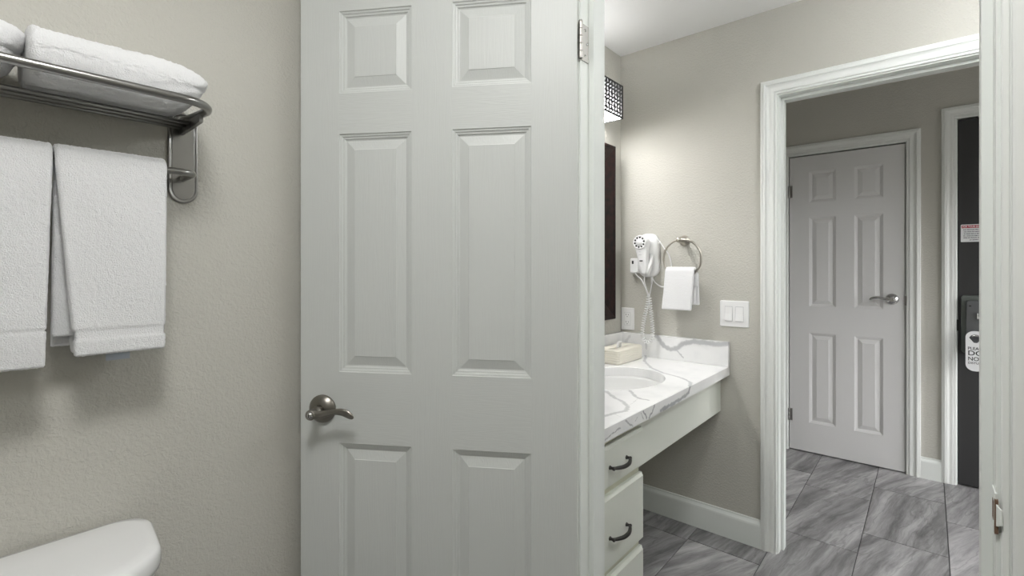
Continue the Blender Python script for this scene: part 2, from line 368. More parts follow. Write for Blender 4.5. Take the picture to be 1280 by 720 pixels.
# ------------------------------------------------------------------ trim
CASP = [(0, 0), (0, .007), (.0015, .009), (.008, .0095), (.0085, .0065), (.0105, .0065), (.011, .011), (.014, .0125), (.022, .0125), (.027, .0115), (.034, .0125), (.040, .0155), (.0405, .013), (.0425, .013), (.043, .017), (.046, .0185), (.053, .0185), (.055, .0165), (.0555, .0145), (.0575, .0145), (.058, .0155), (.063, .0145), (.0655, .012), (.0655, 0)]
def casing(parent, x0, x1, h, y, sgn, wd=.0655, name='casing'):
    """mitred door casing round opening x0..x1, proud of wall plane y in direction sgn"""
    k = wd / .0655; mb = MB(); rings = []
    for u, v in CASP:
        u = u * k + .005
        rings.append([(x0 - u, y + sgn * v, 0), (x0 - u, y + sgn * v, h + u), (x1 + u, y + sgn * v, h + u), (x1 + u, y + sgn * v, 0)])
    mb.loft(rings, False, False, closed=False, smooth=False)
    return mb.build(name, 'casing', parent, recalc=False)
def jamb(name, x0, x1, h, ya, yb, stop=None, label='', stop_t=.012, side='xx'):
    mb = MB(); T = .0195
    mb.box(x0 - T, x0, ya, yb, 0, h + T); mb.box(x1, x1 + T, ya, yb, 0, h + T); mb.box(x0, x1, ya, yb, h, h + T)
    o = mb.build(name, 'trim', kind='structure', label=label, cat='door frame')
    if stop:
        s0, s1 = stop; mb = MB(); t = stop_t
        mb.box(x0, x0 + t, s0, s1, 0, h); mb.box(x1 - t, x1, s0, s1, 0, h); mb.box(x0 + t, x1 - t, s0, s1, h - t, h)
        mb.build('door_stop', 'trim', o)
    return o
t1 = jamb('trim_1', JL, JR, DH, YD0, YD1, (YD0 + .040, YD0 + .080), 'white painted frame of the near doorway with hinge and strike plate', .013)
casing(t1, JL, JR, DH, YD0, -1); casing(t1, JL, JR, DH, YD1, 1)
t2 = jamb('trim_2', ML, MR, 2.03, YM0, YM1, (YM0 + .045, YM0 + .085), 'white painted casing of the middle doorway leading to the hall')
casing(t2, ML, MR, 2.03, YM0, -1); casing(t2, ML, MR, 2.03, YM1, 1)
t3 = jamb('trim_3', F1L, F1R, 2.04, YF, YF + .12, (YF + .045, YF + .08), 'white casing around the closed far white door')
casing(t3, F1L, F1R, 2.04, YF, -1)
t4 = jamb('trim_4', F2L, F2R, 2.135, YF, YF + .12, (YF + .05, YF + .09), 'white casing around the dark entry door at the right')
casing(t4, F2L, F2R, 2.135, YF, -1)
# baseboards
BBP = [(0, 0), (.014, 0), (.014, .098), (.0125, .106), (.009, .112), (.006, .118), (.0055, .125), (.004, .1265), (0, .1265)]
def baseboard(name, a, b, nrm, label):
    mb = MB(); a = Vector(a); b = Vector(b); nn = Vector(nrm)
    rings = [[(p.x + nn.x * u, p.y + nn.y * u, z) for u, z in BBP] for p in (a, b)]
    mb.loft(rings, smooth=False); return mb.build(name, 'trim', kind='structure', label=label, cat='baseboard')
baseboard('baseboard_middle', (WL, YM0, 0), (ML - .0705, YM0, 0), (0, -1, 0), 'white baseboard under the vanity counter on the towel ring wall')
baseboard('baseboard_far', (F1R + .0705, YF, 0), (F2L - .0705, YF, 0), (0, -1, 0), 'short white baseboard between the far white door and the dark entry door')
baseboard('baseboard_left', (WL, YB, 0), (WL, YD0, 0), (1, 0, 0), 'white baseboard behind the toilet')
baseboard('baseboard_vanity', (WL, 1.56, 0), (WL, YM0 - .0145, 0), (1, 0, 0), 'white baseboard in the knee space below the mirror')
baseboard('baseboard_hall', (WL, YF, 0), (F1L - .0705, YF, 0), (0, -1, 0), 'white baseboard left of the far white door')

# window added as fill light at the right end of the hall, outside the photograph
mb = MB()
for a, b, c, d in ((WY0, WY1, WZ0, WZ0 + .05), (WY0, WY1, WZ1 - .05, WZ1), (WY0, WY0 + .05, WZ0 + .05, WZ1 - .05), (WY1 - .05, WY1, WZ0 + .05, WZ1 - .05), ((WY0 + WY1) / 2 - .02, (WY0 + WY1) / 2 + .02, WZ0 + .05, WZ1 - .05)):
    mb.box(XR + .02, XR + .07, a, b, c, d)
mb.build('fill_window_1', 'trim', kind='structure', label='unseen white framed window added to light the hall from its right end', cat='window')

# ------------------------------------------------------------------ six-panel doors
def panel_door(W, H, xs, zs, mv, mh, T=.035, name='door_1', label='', bottom=.012):
    """local frame: x along the width, front face at y=0, back at y=T. xs=[(a,b),(c,d)], zs=[(lo,hi)x3]"""
    root_mb = MB()
    X = [0, xs[0][0], xs[0][1], xs[1][0], xs[1][1], W]
    Z = [bottom, zs[0][0], zs[0][1], zs[1][0], zs[1][1], zs[2][0], zs[2][1], H]
    STK = [(0, 0), (.0015, .0022), (.006, .0032), (.0075, .0052), (.012, .0062), (.0135, .0085), (.0165, .0095)]
    for face, sg in ((0, 1), (T, -1)):
        for i in range(5):
            for j in range(7):
                a, b, c, d = X[i], X[i + 1], Z[j], Z[j + 1]
                if i in (1, 3) and j in (1, 3, 5):
                    rings = [[(a + u, face + sg * v, c + u), (b - u, face + sg * v, c + u), (b - u, face + sg * v, d - u), (a + u, face + sg * v, d - u)] for u, v in STK]
                    root_mb.loft(rings, False, False, smooth=False, mi=0)
                else:
                    root_mb.quad((a, face, c), (b, face, c), (b, face, d), (a, face, d), 1 if (i in (1, 3)) else 0)
    for (a, b, c, d) in ((0, 0, bottom, H), (W, W, bottom, H)):
        root_mb.quad((a, 0, c), (a, T, c), (a, T, d), (a, 0, d))
    root_mb.quad((0, 0, H), (W, 0, H), (W, T, H), (0, T, H)); root_mb.quad((0, 0, bottom), (W, 0, bottom), (W, T, bottom), (0, T, bottom))
    o = root_mb.build(name, [mv, mh], kind='structure', label=label, cat='door', recalc=False)
    # weld + consistent normals
    bm = bmesh.new(); bm.from_mesh(o.data); bmesh.ops.remove_doubles(bm, verts=bm.verts, dist=.0001); bmesh.ops.recalc_face_normals(bm, faces=bm.faces[:]); bm.to_mesh(o.data); bm.free()
    for (a, b) in xs:
        for (c, d) in zs:
            mb = MB(); s = .0165
            def ring(u, v): return [(a + s + u, v, c + s + u), (b - s - u, v, c + s + u), (b - s - u, v, d - s - u), (a + s + u, v, d - s - u)]
            mb.loft([ring(.0245, T - .002), ring(.0235, T - .0032), ring(.001, T - .0095), ring(-.002, T - .0095), ring(-.002, .0095), ring(.001, .0095), ring(.0235, .0032), ring(.0245, .002)], smooth=False)
            mb.build('raised_panel', mv, o)
    return o
ROWS = [(.208, .822), (1.003, 1.609), (1.713, 1.922)]
door1 = panel_door(.7075, 2.04, [(.106, .2985), (.403, .5985)], ROWS, 'door_v', 'door_h', name='door_1',
                   label='large open white six-panel door with a satin lever handle in the foreground')
door1.location = (-1.2308, .5964, 0); door1.rotation_euler = (0, 0, math.atan2(.5303, .8477))
door2 = panel_door(.627, 2.03, [(.119, .271), (.372, .521)], ROWS, 'far_v', 'far_v', name='door_2',
                   label='closed white six-panel door at the far end of the hall', bottom=.008)
door2.location = (-.739, YF + .004, 0)

def lever(parent, x, z, dirn, mm, ysgn=-1, y0=0, wave=1, priv=True, L=.1, R=.036):
    """lever handle: rose on the door face, neck towards the viewer, curved lever running in +x*dirn"""
    h = MB(); c = (x, y0, z); ax = (0, ysgn, 0)
    h.lathe(c, ax, [(R * .98, 0), (R, .002), (R, .0045), (R * .95, .0075), (R * .62, .016), (R * .45, .0185), (R * .40, .019)], 40)
    ho = h.build('door_handle', mm, parent)
    n = MB(); n.lathe(c, ax, [(.0115, .017), (.0115, .026), (.0135, .028), (.0135, .034), (.0105, .036), (.0105, .045), (.0125, .050), (.0128, .060), (.0115, .0625)], 28)
    n.build('neck', mm, ho)
    if priv:
        k = MB(); k.lathe(c, ax, [(.0085, .0625), (.0085, .0635), (.0065, .064), (.0065, .0655), (.0, .0656)], 24); k.build('lock_button', 'chrome', ho)
        k = MB(); k.box(x - .0009, x + .0009, y0 + ysgn * .0662, y0 + ysgn * .0652, z - .004, z + .004); k.build('button_slot', 'black', ho)
    lv = MB(); rings = []
    pts = [(0, 0, .0105, .0095), (.012, -.0005, .0105, .0085), (.026, .001, .0090, .0070), (.042, .0045, .0075, .0058), (.058, .0078, .0075, .0052), (.074, .0078, .0088, .0048), (.088, .004, .0092, .0042), (.098, -.0015, .0078, .0038), (.104, -.0060, .0040, .0025), (.1055, -.0075, .0008, .0008)]
    sp = smooth_path([(p[0] * L / .1, p[1] * wave, 0) for p in pts], 3); ra = smooth_path([(p[2], p[3], 0) for p in pts], 3)
    for i, p in enumerate(sp):
        q = sp[min(i + 1, len(sp) - 1)] - sp[max(i - 1, 0)]; tx, tz = q.x, q.y; ln = math.hypot(tx, tz); nx, nz = -tz / ln, tx / ln
        yy = y0 + ysgn * (.053 - .006 * math.sin(min(p.x / .1, 1) * PI / 2))
        rings.append([(x + dirn * (p.x + nx * ra[i].x * math.cos(a)), yy + ra[i].y * math.sin(a), z + p.y + nz * ra[i].x * math.cos(a)) for a in [2 * PI * k / 16 for k in range(16)]])
    lv.loft(rings); lv.build('lever', mm, ho)
    return ho
lever(door1, .062, .908, 1, 'satin')
lever(door1, .062, .908, 1, 'satin', ysgn=1, y0=.035, priv=False)
lever(door2, .565, 1.071, -1, 'chrome', priv=False, L=.105, R=.034)
def latch(parent, xedge, z, T):
    mb = MB(); mb.box(xedge - .001, xedge, T / 2 - .0125, T / 2 + .0125, z - .028, z + .028); mb.build('latch_plate', 'hinge', parent)
    mb = MB(); mb.box(xedge - .010, xedge, T / 2 - .006, T / 2 + .006, z - .01, z + .01, bev=.001); mb.build('latch_bolt', 'hinge', parent)
latch(door1, 0, .908, .035)
# hinges: near door (barrel + leaf screwed to the jamb)
def near_hinge(z):
    e = bpy.data.objects.new('hinge', None)
    mb = MB(); zz = z - .0445
    for k in range(5):
        mb.lathe((-.6335, .9905, zz + k * .0178 + .0004), (0, 0, 1), [(.0045, 0), (.0055, .0006), (.0055, .0165), (.0045, .0171)], 16, smooth=False)
    mb.lathe((-.6335, .9905, zz + .0892), (0, 0, 1), [(.005, 0), (.004, .003), (.0, .004)], 16)
    o = mb.build('hinge', 'hinge', t1)
    mb = MB(); mb.box(JL - .001, JL + .0022, .9925, 1.0290, z - .0445, z + .0445)
    mb.build('hinge_leaf', 'hinge', o)
    for dy, dz in ((1.013, .031), (1.021, .0), (1.013, -.031)):
        s = MB(); s.lathe((JL + .0022, dy, z + dz), (1, 0, 0), [(.0036, 0), (.0036, .0006), (.002, .0009), (.0019, .0002)], 14); s.build('screw', 'chrome', o)
for z in (1.815, .25): near_hinge(z)
# strike plate in the near right jamb, with its raw mortise
mb = MB(); z0 = .905 - .28
SZ = .912
mb.box(JR - .0016, JR + .001, .9905, 1.0285, SZ - .030, SZ + .030)
mb.loft([[(JR - .0016, .9905, SZ - .018), (JR + .0008, .9905, SZ - .018), (JR + .0008, .9905, SZ + .018), (JR - .0016, .9905, SZ + .018)],
         [(JR + .0005, .983, SZ - .014), (JR + .0025, .983, SZ - .014), (JR + .0025, .983, SZ + .014), (JR + .0005, .983, SZ + .014)],
         [(JR + .004, .980, SZ - .011), (JR + .0058, .9805, SZ - .011), (JR + .0058, .9805, SZ + .011), (JR + .004, .980, SZ + .011)]], smooth=False)
sp = mb.build('strike_plate', 'trim', t1)
mb = MB(); mb.box(JR - .0020, JR - .0016, 1.003, 1.019, SZ - .014, SZ + .014); mb.build('latch_hole', 'brown', sp)
mb = MB(); mb.box(JR - .0019, JR + .002, .9865, .9925, SZ - .027, SZ + .022); mb.build('mortise_edge', 'brown', sp)
# far door hinges and latch
for z in (1.796, .245):
    mb = MB()
    for k in range(3): mb.lathe((-.0035, -.004, z - .042 + k * .028), (0, 0, 1), [(.0055, 0), (.0062, .001), (.0062, .0262), (.0055, .0272)], 14)
    mb.box(-.006, .018, -.0012, .0006, z - .042, z + .042)
    mb.build('hinge', 'rack', door2)
mb = MB(); mb.box(F1R - .006, F1R + .003, YF - .0045, YF + .02, 1.035, 1.093); mb.build('strike_plate', 'rack', t3)

# dark entry door
mb = MB(); mb.box(0, F2R - F2L - .006, 0, .044, .01, 2.128, bev=.001)
door3 = mb.build('door_3', 'dark_door', kind='structure', label='dark charcoal entry door half hidden at the right edge', cat='door')
door3.location = (F2L + .003, YF + .004, 0)
DY = YF + .004
mb = MB(); mb.box(F2L - .003, F2L + .004, YF - .004, YF + .018, .90, .965); mb.build('strike_plate', 'black', t4)

# text helper ------------------------------------------------------
def text(parent, s, size, loc, mm, name='lettering', align='CENTER', bold=0, sx=1.0, rot=(PI / 2, 0, 0), fit=None):
    cu = bpy.data.curves.new(name, 'FONT'); cu.body = s; cu.size = size; cu.align_x = align; cu.align_y = 'CENTER'; cu.extrude = .0003; cu.offset = bold
    tmp = bpy.data.objects.new('tmp', cu); COL.objects.link(tmp)
    dg = bpy.context.evaluated_depsgraph_get(); me = bpy.data.meshes.new_from_object(tmp.evaluated_get(dg)); bpy.data.objects.remove(tmp)
    me.materials.clear(); me.materials.append(M[mm]); me.name = name
    if fit:
        xs_ = [v.co.x for v in me.vertices]; ys_ = [v.co.y for v in me.vertices]; kx = fit[0] / (max(xs_) - min(xs_)); ky = fit[1] / (max(ys_) - min(ys_))
        mx_, my_ = (max(xs_) + min(xs_)) / 2, (max(ys_) + min(ys_)) / 2
        for v in me.vertices: v.co.x = (v.co.x - mx_) * kx; v.co.y = (v.co.y - my_) * ky
    mt = Matrix.Translation(Vector(loc)) @ Matrix.Rotation(rot[2], 4, 'Z') @ Matrix.Rotation(rot[0], 4, 'X') @ Matrix.Diagonal((sx, 1, 1, 1))
    me.transform(mt)
    o = bpy.data.objects.new(name, me); COL.objects.link(o)
    if parent: o.parent = parent
    return o
M['red'] = mat('sign_red', (.45, .02, .05), .5); M['white'] = mat('sign_white', (.78, .79, .80), .5); M['ink'] = mat('sign_ink', (.06, .05, .09), .6)
M['lock1'] = mat('lock_grey_plastic', (.10, .115, .105), .45); M['lock2'] = mat('lock_dark_cover', (.13, .135, .14), .3, .4)
# safety notice
sx0, sx1, sz0, sz1 = .141, .247, 1.416, 1.517
mb = MB()
rr = rrect((sx0 + sx1) / 2, (sz0 + sz1) / 2, (sx1 - sx0) / 2, (sz1 - sz0) / 2, .004, 3)
mb.loft([[(x, DY - .0005, z) for x, z in rr], [(x, DY - .002, z) for x, z in rr]], smooth=False)
sign = mb.build('safety_notice', 'white', label='small white safety notice with a red heading on the dark entry door', cat='sign')
mb = MB(); mb.box(sx0 + .004, sx1 - .004, DY - .0026, DY - .0019, sz1 - .021, sz1 - .005); hd = mb.build('red_heading', 'red', sign)
text(sign, 'FOR YOUR SAFETY', .0135, ((sx0 + sx1) / 2, DY - .0029, sz1 - .0132), 'white', sx=.80, bold=.0003)
random.seed(3)
mb = MB()
for zr in (.070, .058, .046, .0345, .0235, .011):
    xx = sx0 + (.01 if zr > .02 else .036) + random.random() * .004
    end = sx1 - .01 if zr > .02 else sx0 + .075
    while xx < end:
        wl = random.uniform(.006, .018); e = min(xx + wl, end)
        while xx < e:
            mb.box(xx, xx + .0012, DY - .0024, DY - .0019, sz0 + zr - .0022, sz0 + zr + random.choice((.0018, .0035))); xx += .0021
            mb.box(xx - .001, xx, DY - .0024, DY - .0019, sz0 + zr - .0004, sz0 + zr + .0006)
        xx = e + .003
mb.build('small_print', 'ink', sign, kind='stuff')
# electronic lock
lock = empty('door_lock', (.2, DY, .77), 'tall grey electronic lock mounted on the dark entry door', 'lock')
mb = MB(); rr = rrect(.222, 0.9415, .080, .1665, .018, 6)
mb.loft([[(x, DY, z) for x, z in rr], [(x, DY - .018, z) for x, z in rr], [(.222 + (x - .222) * .95, DY - .023, .9415 + (z - .9415) * .975) for x, z in rr]])
local(lock, mb).build('back_housing', 'lock1', lock)
mb = MB(); rr = rrect(.232, .930, .070, .150, .012, 6)
mb.loft([[(x, DY - .020, z) for x, z in rr], [(x, DY - .034, z) for x, z in rr], [(.232 + (x - .232) * .95, DY - .038, .930 + (z - .930) * .975) for x, z in rr]])
local(lock, mb).build('front_cover', 'lock2', lock)
mb = MB(); mb.box(.174, .184, DY - .0395, DY - .0365, 1.045, 1.052, bev=.001); local(lock, mb).build('indicator', 'black', lock)
mb = MB(); mb.lathe((.222, DY - .037, .985), (0, -1, 0), [(.012, 0), (.012, .01), (.009, .012)], 20)
mb.box(.205, .213, DY - .050, DY - .038, .975, 1.01, bev=.002); local(lock, mb).build('thumb_turn', 'chrome', lock)
mb = MB(); mb.tube([(.235, DY - .036, .885), (.235, DY - .075, .885)], .012, 16); mb.tube(smooth_path([(.235, DY - .07, .885), (.21, DY - .078, .886), (.185, DY - .078, .884)], 5), .009, 12)
local(lock, mb).build('lever', 'chrome', lock)
# do-not-disturb hanger, hung over the lever
hx, hz0, hz1, hw = .1985, .687, .912, .041
mb = MB(); N1 = 48; outer = []; inner = []
cyh = hz1 - hw
for k in range(N1):
    a = 2 * PI * k / N1
    inner.append((hx + .026 * math.cos(a), cyh - .002 + .0235 * math.sin(a)))
ro = rrect(hx, (hz0 + hz1) / 2, hw, (hz1 - hz0) / 2, .037, 11)
# order the outer outline by angle from the hole's centre
ro = sorted(ro, key=lambda p: math.atan2(p[1] - cyh + .002, p[0] - hx) % (2 * PI)); inner = []
for p in ro:
    a = math.atan2(p[1] - cyh + .002, p[0] - hx); inner.append((hx + .026 * math.cos(a), cyh - .002 + .0235 * math.sin(a)))
hy = DY - .0925
mb.loft([[(x, hy, z) for x, z in inner], [(x, hy, z) for x, z in ro], [(x, hy - .0012, z) for x, z in ro], [(x, hy - .0012, z) for x, z in inner], [(x, hy, z) for x, z in inner]], False, False, smooth=False)
hang = mb.build('door_hanger', 'white', label='white rounded door hanger with an oval hole hanging on the entry door lock', cat='hanger tag')
for s, zt, hh, ww in (('PLEASE', .814, .0165, .064), ('DO', .788, .027, .062), ('NOT', .756, .022, .062), ('DISTURB', .7325, .0115, .062)):
    text(hang, s, .03, (hx + .001, hy - .0015, zt), 'black', bold=.0003, fit=(ww, hh))

# ------------------------------------------------------------------ towels
def slab(rows, wpos, t, place, terry=.0011, wav=.002, seed=0, bands=()):
    """thick cloth that follows a 2-D path 'rows' [(d, z)], spread over widths; wpos(s,z)->w; place(w,d,z)->point"""
    P = [Vector((d, z)) for d, z in rows]; n = len(P)
    nrm = []
    for i in range(n):
        q = (P[min(i + 1, n - 1)] - P[max(i - 1, 0)]).normalized(); nrm.append(Vector((-q.y, q.x)))
    loop = [(P[i] + nrm[i] * t / 2, nrm[i], i) for i in range(n)]
    e = (P[-1] - P[-2]).normalized()
    loop += [(P[-1] + e * t * .3 + nrm[-1] * t * .3, (e + nrm[-1]).normalized(), n - 1), (P[-1] + e * t * .3 - nrm[-1] * t * .3, (e - nrm[-1]).normalized(), n - 1)]
    loop += [(P[i] - nrm[i] * t / 2, -nrm[i], i) for i in range(n - 1, -1, -1)]
    e = (P[0] - P[1]).normalized()
    loop += [(P[0] + e * t * .3 - nrm[0] * t * .3, (e - nrm[0]).normalized(), 0), (P[0] + e * t * .3 + nrm[0] * t * .3, (e + nrm[0]).normalized(), 0)]
    return P, nrm, loop
def cloth(name, parent, rows, w0, w1, t, place, res=.0028, terry=.0012, wav=.002, seed=0, band=None, mm='terry', foot=None):
    P, nrm, loop = slab(rows, None, t, place)
    W = max(abs(w1(z) - w0(z)) for _, z in rows); nw = max(8, int(W / res))
    ztop = max(p.y for p in P)
    mb = MB(); rings = []
    for j in range(nw + 1):
        s = j / nw; e = min(s, 1 - s) * W
        k = math.sqrt(max(0, 1 - max(0, 1 - e / (t * .5)) ** 2)) * .85 + .15 if e < t * .5 else 1
        ring = []
        for q, nn, i in loop:
            c = P[i]; off = (q - c); d = c + off * k
            ww = w0(c.y) + (w1(c.y) - w0(c.y)) * s
            pt = Vector((ww * 1.0, d.x, d.y))
            low = noise.noise(Vector((ww * 14 + seed, c.y * 9, seed))) * wav * max(0, min(1, (ztop - .025 - c.y) / .08))
            inband = band and any(a < c.y < b for a, b in band) and i > len(P) // 2
            tr = 0 if inband else terry
            f = noise.noise(pt * 420 + Vector((seed, 0, 0))) * tr * 1.1 + noise.noise(pt * 190) * tr * .5
            if inband: f -= .0022
            dd = d + nn * f + Vector((low, 0))
            edge = noise.noise(Vector((c.y * 300, seed + (0 if s < .5 else 9), 1))) * tr * 1.1 * (1 if e < .003 else 0)
            # the waisted hem: woven band pulls the edge in
            wx = ww + (edge if s > .5 else -edge)
            if inband: wx += (.0022 if s < .5 else -.0022) * (1 if e < .004 else 0)
            ring.append(place(wx, dd.x, dd.y))
        rings.append(ring)
    mb.loft(rings); return mb.build(name, mm, parent)
def drape(bx, bz, rb, zfront, zback, step=.003, flare_f=.004, flare_b=-.004, shift=0):
    """path from back hem, over the bar, to the front hem (d = distance axis, larger = towards viewer)"""
    r = []; z = zback
    while z < bz: u = (bz - z) / (bz - zback); r.append((bx - rb + flare_b * -u + shift, z)); z += step
    k = max(6, int(PI * rb / step))
    for i in range(k + 1):
        a = PI - PI * i / k; r.append((bx + rb * math.cos(a) + shift, bz + rb * math.sin(a)))
    z = bz - step
    while z > zfront: u = (bz - z) / (bz - zfront); r.append((bx + rb + flare_f * u + shift, z)); z -= step
    return r
BARX, BARZ = -1.190, 1.470
def lin(a, b, za, zb): return lambda z: a + (b - a) * max(0, min(1, (z - za) / (zb - za)))
pl_ = lambda w_, d, z: (d, w_, z)
bandz = [(1.139, 1.156)]
# right-hand hanging towel
tw = cloth('hanging_towel', None, drape(BARX, BARZ - .001, .0162, 1.110, 1.455 - .34, flare_f=.006), lin(.150, .1235, 1.106, 1.485), lin(.287, .292, 1.106, 1.485), .0135, pl_, seed=3, band=bandz, wav=.004)
tag(tw, 'white hand towel with woven hem band, hanging at the right end of the rack bar', 'towel', 'hand towels hanging on the rack bar')
# its rear layer shows to the left of the front one
bk = cloth('rear_layer', tw, drape(BARX - .016, BARZ - .05, .006, 1.145, 1.128, flare_b=-.002), lin(.123, .127, 1.106, 1.485), lin(.26, .26, 1.1, 1.5), .009, pl_, seed=9, wav=.002)
mb = MB(); mb.box(-1.1735, -1.1705, .1515, .2855, 1.139, 1.1565); wb = mb.build('woven_band', 'woven', tw); 
mb = MB(); mb.box(-1.178, -1.1765, .196, .232, 1.0935, 1.109); mb.build('care_tag', 'tag', tw, label='small grey sewn care tag below the hem')
tw2 = cloth('hanging_towel', None, drape(BARX, BARZ - .001, .0162, 1.098, 1.455 - .34, flare_f=.006), lin(-.055, -.058, 1.106, 1.485), lin(.112, .1230, 1.106, 1.485), .0135, pl_, seed=21, band=[(1.158, 1.162)], wav=.004)
tag(tw2, 'white hand towel cut off by the left edge, hanging on the rack bar', 'towel', 'hand towels hanging on the rack bar')
mb = MB(); mb.box(-1.1735, -1.1705, -.053, .110, 1.1265, 1.144)

# folded bath towels on the rack shelf
def folded(name, y0, y1, x0, x1, z0, z1, seed, label, r=.036, sag=0):
    mb = MB(); cx, cz = (x0 + x1) / 2, (z0 + z1) / 2; hx, hz = (x1 - x0) / 2, (z1 - z0) / 2
    ny = int((y1 - y0) / .0035); rings = []
    for j in range(ny + 1):
        s = j / ny; y = y0 + (y1 - y0) * s
        e0 = y - y0; e1 = y1 - y
        R0, R1 = .010, .058
        k = 1.0; kz = 1.0
        if e0 < R0: k = math.sqrt(max(0, 1 - (1 - e0 / R0) ** 2)) * R0; hxx = hx - R0 + k; hzz = hz - R0 + k
        elif e1 < R1: k = math.sqrt(max(0, 1 - (1 - e1 / R1) ** 2)) * R1; hxx = hx - (R1 - k) * .8; hzz = hz - (R1 - k) * .52
        else: hxx, hzz = hx, hz
        ring = []; pts = rrect(0, 0, hxx, hzz, min(r, hzz * .98), 14)
        # densify straight runs
        dn = []
        for i in range(len(pts)):
            a = Vector(pts[i]); b = Vector(pts[(i + 1) % len(pts)]); m_ = 16 if i % 15 == 14 else 1
            for q in range(m_): dn.append(a.lerp(b, q / m_))
        n = len(dn)
        for i, p in enumerate(dn):
            ang = math.atan2(p.y / hzz, p.x / hxx)
            nn = Vector((p.x / (hx * hx), p.y / (hz * hz))).normalized() if p.length > 1e-6 else Vector((0, 1))
            w3 = Vector((cx + p.x, y, cz + p.y))
            f = noise.noise(w3 * 300 + Vector((seed, 0, 0))) * .0020 + noise.noise(w3 * 130) * .0014 + noise.noise(w3 * 16 + Vector((0, seed, 0))) * .004
            # fold creases on the front and the right end
            cr = math.exp(-((p.y + hz * .15 + .006 * math.sin(y * 30)) / .003) ** 2) * .004 * max(0, min(1, (y - y1 + .09) / .05)) if p.x > 0 else 0
            q = p + nn * (f - cr)
            up = -.013 * max(0, min(1, p.x / hx + .25)) * max(0, min(1, -p.y / hz)) * min(1, e0 / .02, e1 / .06)
            ring.append((cx + q.x, y + .018 * s ** 7 * max(0, min(1, (p.y + .012) / .03)), cz + q.y + up))
        rings.append(ring)
    mb.loft(rings); o = mb.build(name, 'terry')
    tag(o, label, 'towel', 'folded bath towels on the rack shelf'); return o
folded('folded_towel', .084, .338, -1.262, -1.085, 1.588, 1.668, 2, 'thick folded white bath towel lying at the right end of the metal shelf')
folded('folded_towel', -.225, .0755, -1.262, -1.090, 1.588, 1.670, 13, 'thick folded white bath towel on the metal shelf, cut off by the left edge')

# ------------------------------------------------------------------ towel rack
rack = empty('towel_rack', (WL, .047, 1.5), 'wall-mounted dark brushed steel towel rack with a shelf above a hanging bar', 'towel rack')
Y1, Y0 = .347, -.253
def P_(mb, nm, mm='rack'): return local(rack, mb).build(nm, mm, rack)
for yy in (Y1, Y0):
    mb = MB(); rr = rrect(yy, 1.515, .029, .101, .0285, 10)
    sc = lambda k: [(yy + (a - yy) * (1 - k / .029), 1.515 + (b - 1.515) * (1 - k / .101)) for a, b in rr]
    prof = [(.0005, 0), (.004, 0), (.0065, .0012), (.0065, .0045), (.0045, .0055), (.0045, .0075), (.006, .0085)]
    mb.loft([[(WL + u, a, b) for a, b in sc(v)] for u, v in prof]); P_(mb, 'wall_plate')
def loop_rail(x, z, z_in, rc, y_out=0):
    pts = [(WL + .004, Y0 - y_out, z_in)]
    pts += [(x - rc, Y0 - y_out, z)]
    for k in range(1, 9): a = PI / 2 * k / 8; pts.append((x - rc + rc * math.sin(a), Y0 - y_out + rc * (1 - math.cos(a)), z))
    q = [(px, Y1 + Y0 - py, pz) for px, py, pz in pts][::-1]
    return pts + q
mb = MB(); mb.tube(loop_rail(-1.066, 1.588, 1.598, .058), .0082, 16); P_(mb, 'front_rail')
mb = MB(); mb.tube(loop_rail(-1.190, BARZ, BARZ, .022), .0070, 16); P_(mb, 'towel_bar')
for yy in (Y1 - .004, Y0 + .004):
    mb = MB()
    rings = []
    for x, za, zb in ((WL + .004, 1.566, 1.592), (-1.20, 1.567, 1.587), (-1.14, 1.570, 1.586)):
        rings.append([(x, yy - .0035, za), (x, yy + .0035, za), (x, yy + .0035, zb), (x, yy - .0035, zb)])
    mb.loft(rings, smooth=False); P_(mb, 'side_bracket')
for x in (-1.200, -1.228, -1.254):
    mb = MB(); mb.tube([(x, Y0 + .003, 1.5785), (x, Y1 - .003, 1.5785)], .0045, 10); P_(mb, 'shelf_bar')

# ------------------------------------------------------------------ toilet
toilet = empty('toilet', (-1.16, .05, 0), 'white porcelain toilet whose tank lid shows at the bottom left corner', 'toilet')
def T_(mb, nm, mm='porcelain'): return local(toilet, mb).build(nm, mm, toilet)
TY = .047
def dring(hw, xb, xf, z, rb=.02, bow=.02, n=40):
    """tank outline: straight back near the wall, bowed front"""
    o = []
    cx = (xb + xf) / 2; hx = (xf - xb) / 2
    for x, y in rrect(0, 0, hx, hw, rb, 9):
        bx = bow * (1 - (y / hw) ** 2) if x > 0 else 0
        tp = 1 - .17 * max(0, x / hx) ** 1.6 if hw > .15 else 1
        o.append((cx + x + bx, TY + y * tp, z))
    return o
mb = MB(); LT = .750
mb.loft([dring(.222, -1.262, -1.052, LT - .045, .052), dring(.228, -1.266, -1.044, LT - .041, .055), dring(.230, -1.267, -1.041, LT - .030, .056), dring(.230, -1.267, -1.041, LT - .014, .056), dring(.2285, -1.2665, -1.0435, LT - .005, .056), dring(.224, -1.265, -1.050, LT - .0012, .054), dring(.21, -1.255, -1.07, LT + .0004, .05), dring(.10, -1.20, -1.12, LT + .001, .03)])
T_(mb, 'tank_lid')
mb = MB(); mb.loft([dring(.175, -1.262, -1.09, .40, .06), dring(.19, -1.262, -1.08, .44, .06), dring(.222, -1.264, -1.054, LT - .047, .06)]); T_(mb, 'tank')
mb = MB(); mb.lathe((-1.04, -.10, .64), (1, 0, 0), [(.012, -.03), (.012, .006), (.01, .010)], 20); mb.tube([(-1.034, -.10, .64), (-1.030, -.06, .635), (-1.032, -.03, .63)], .006, 10); T_(mb, 'flush_lever', 'chrome')
def oval(cx, hx, hy, z, n=36): return [(cx + hx * math.cos(2 * PI * k / n), TY + hy * math.sin(2 * PI * k / n), z) for k in range(n)]
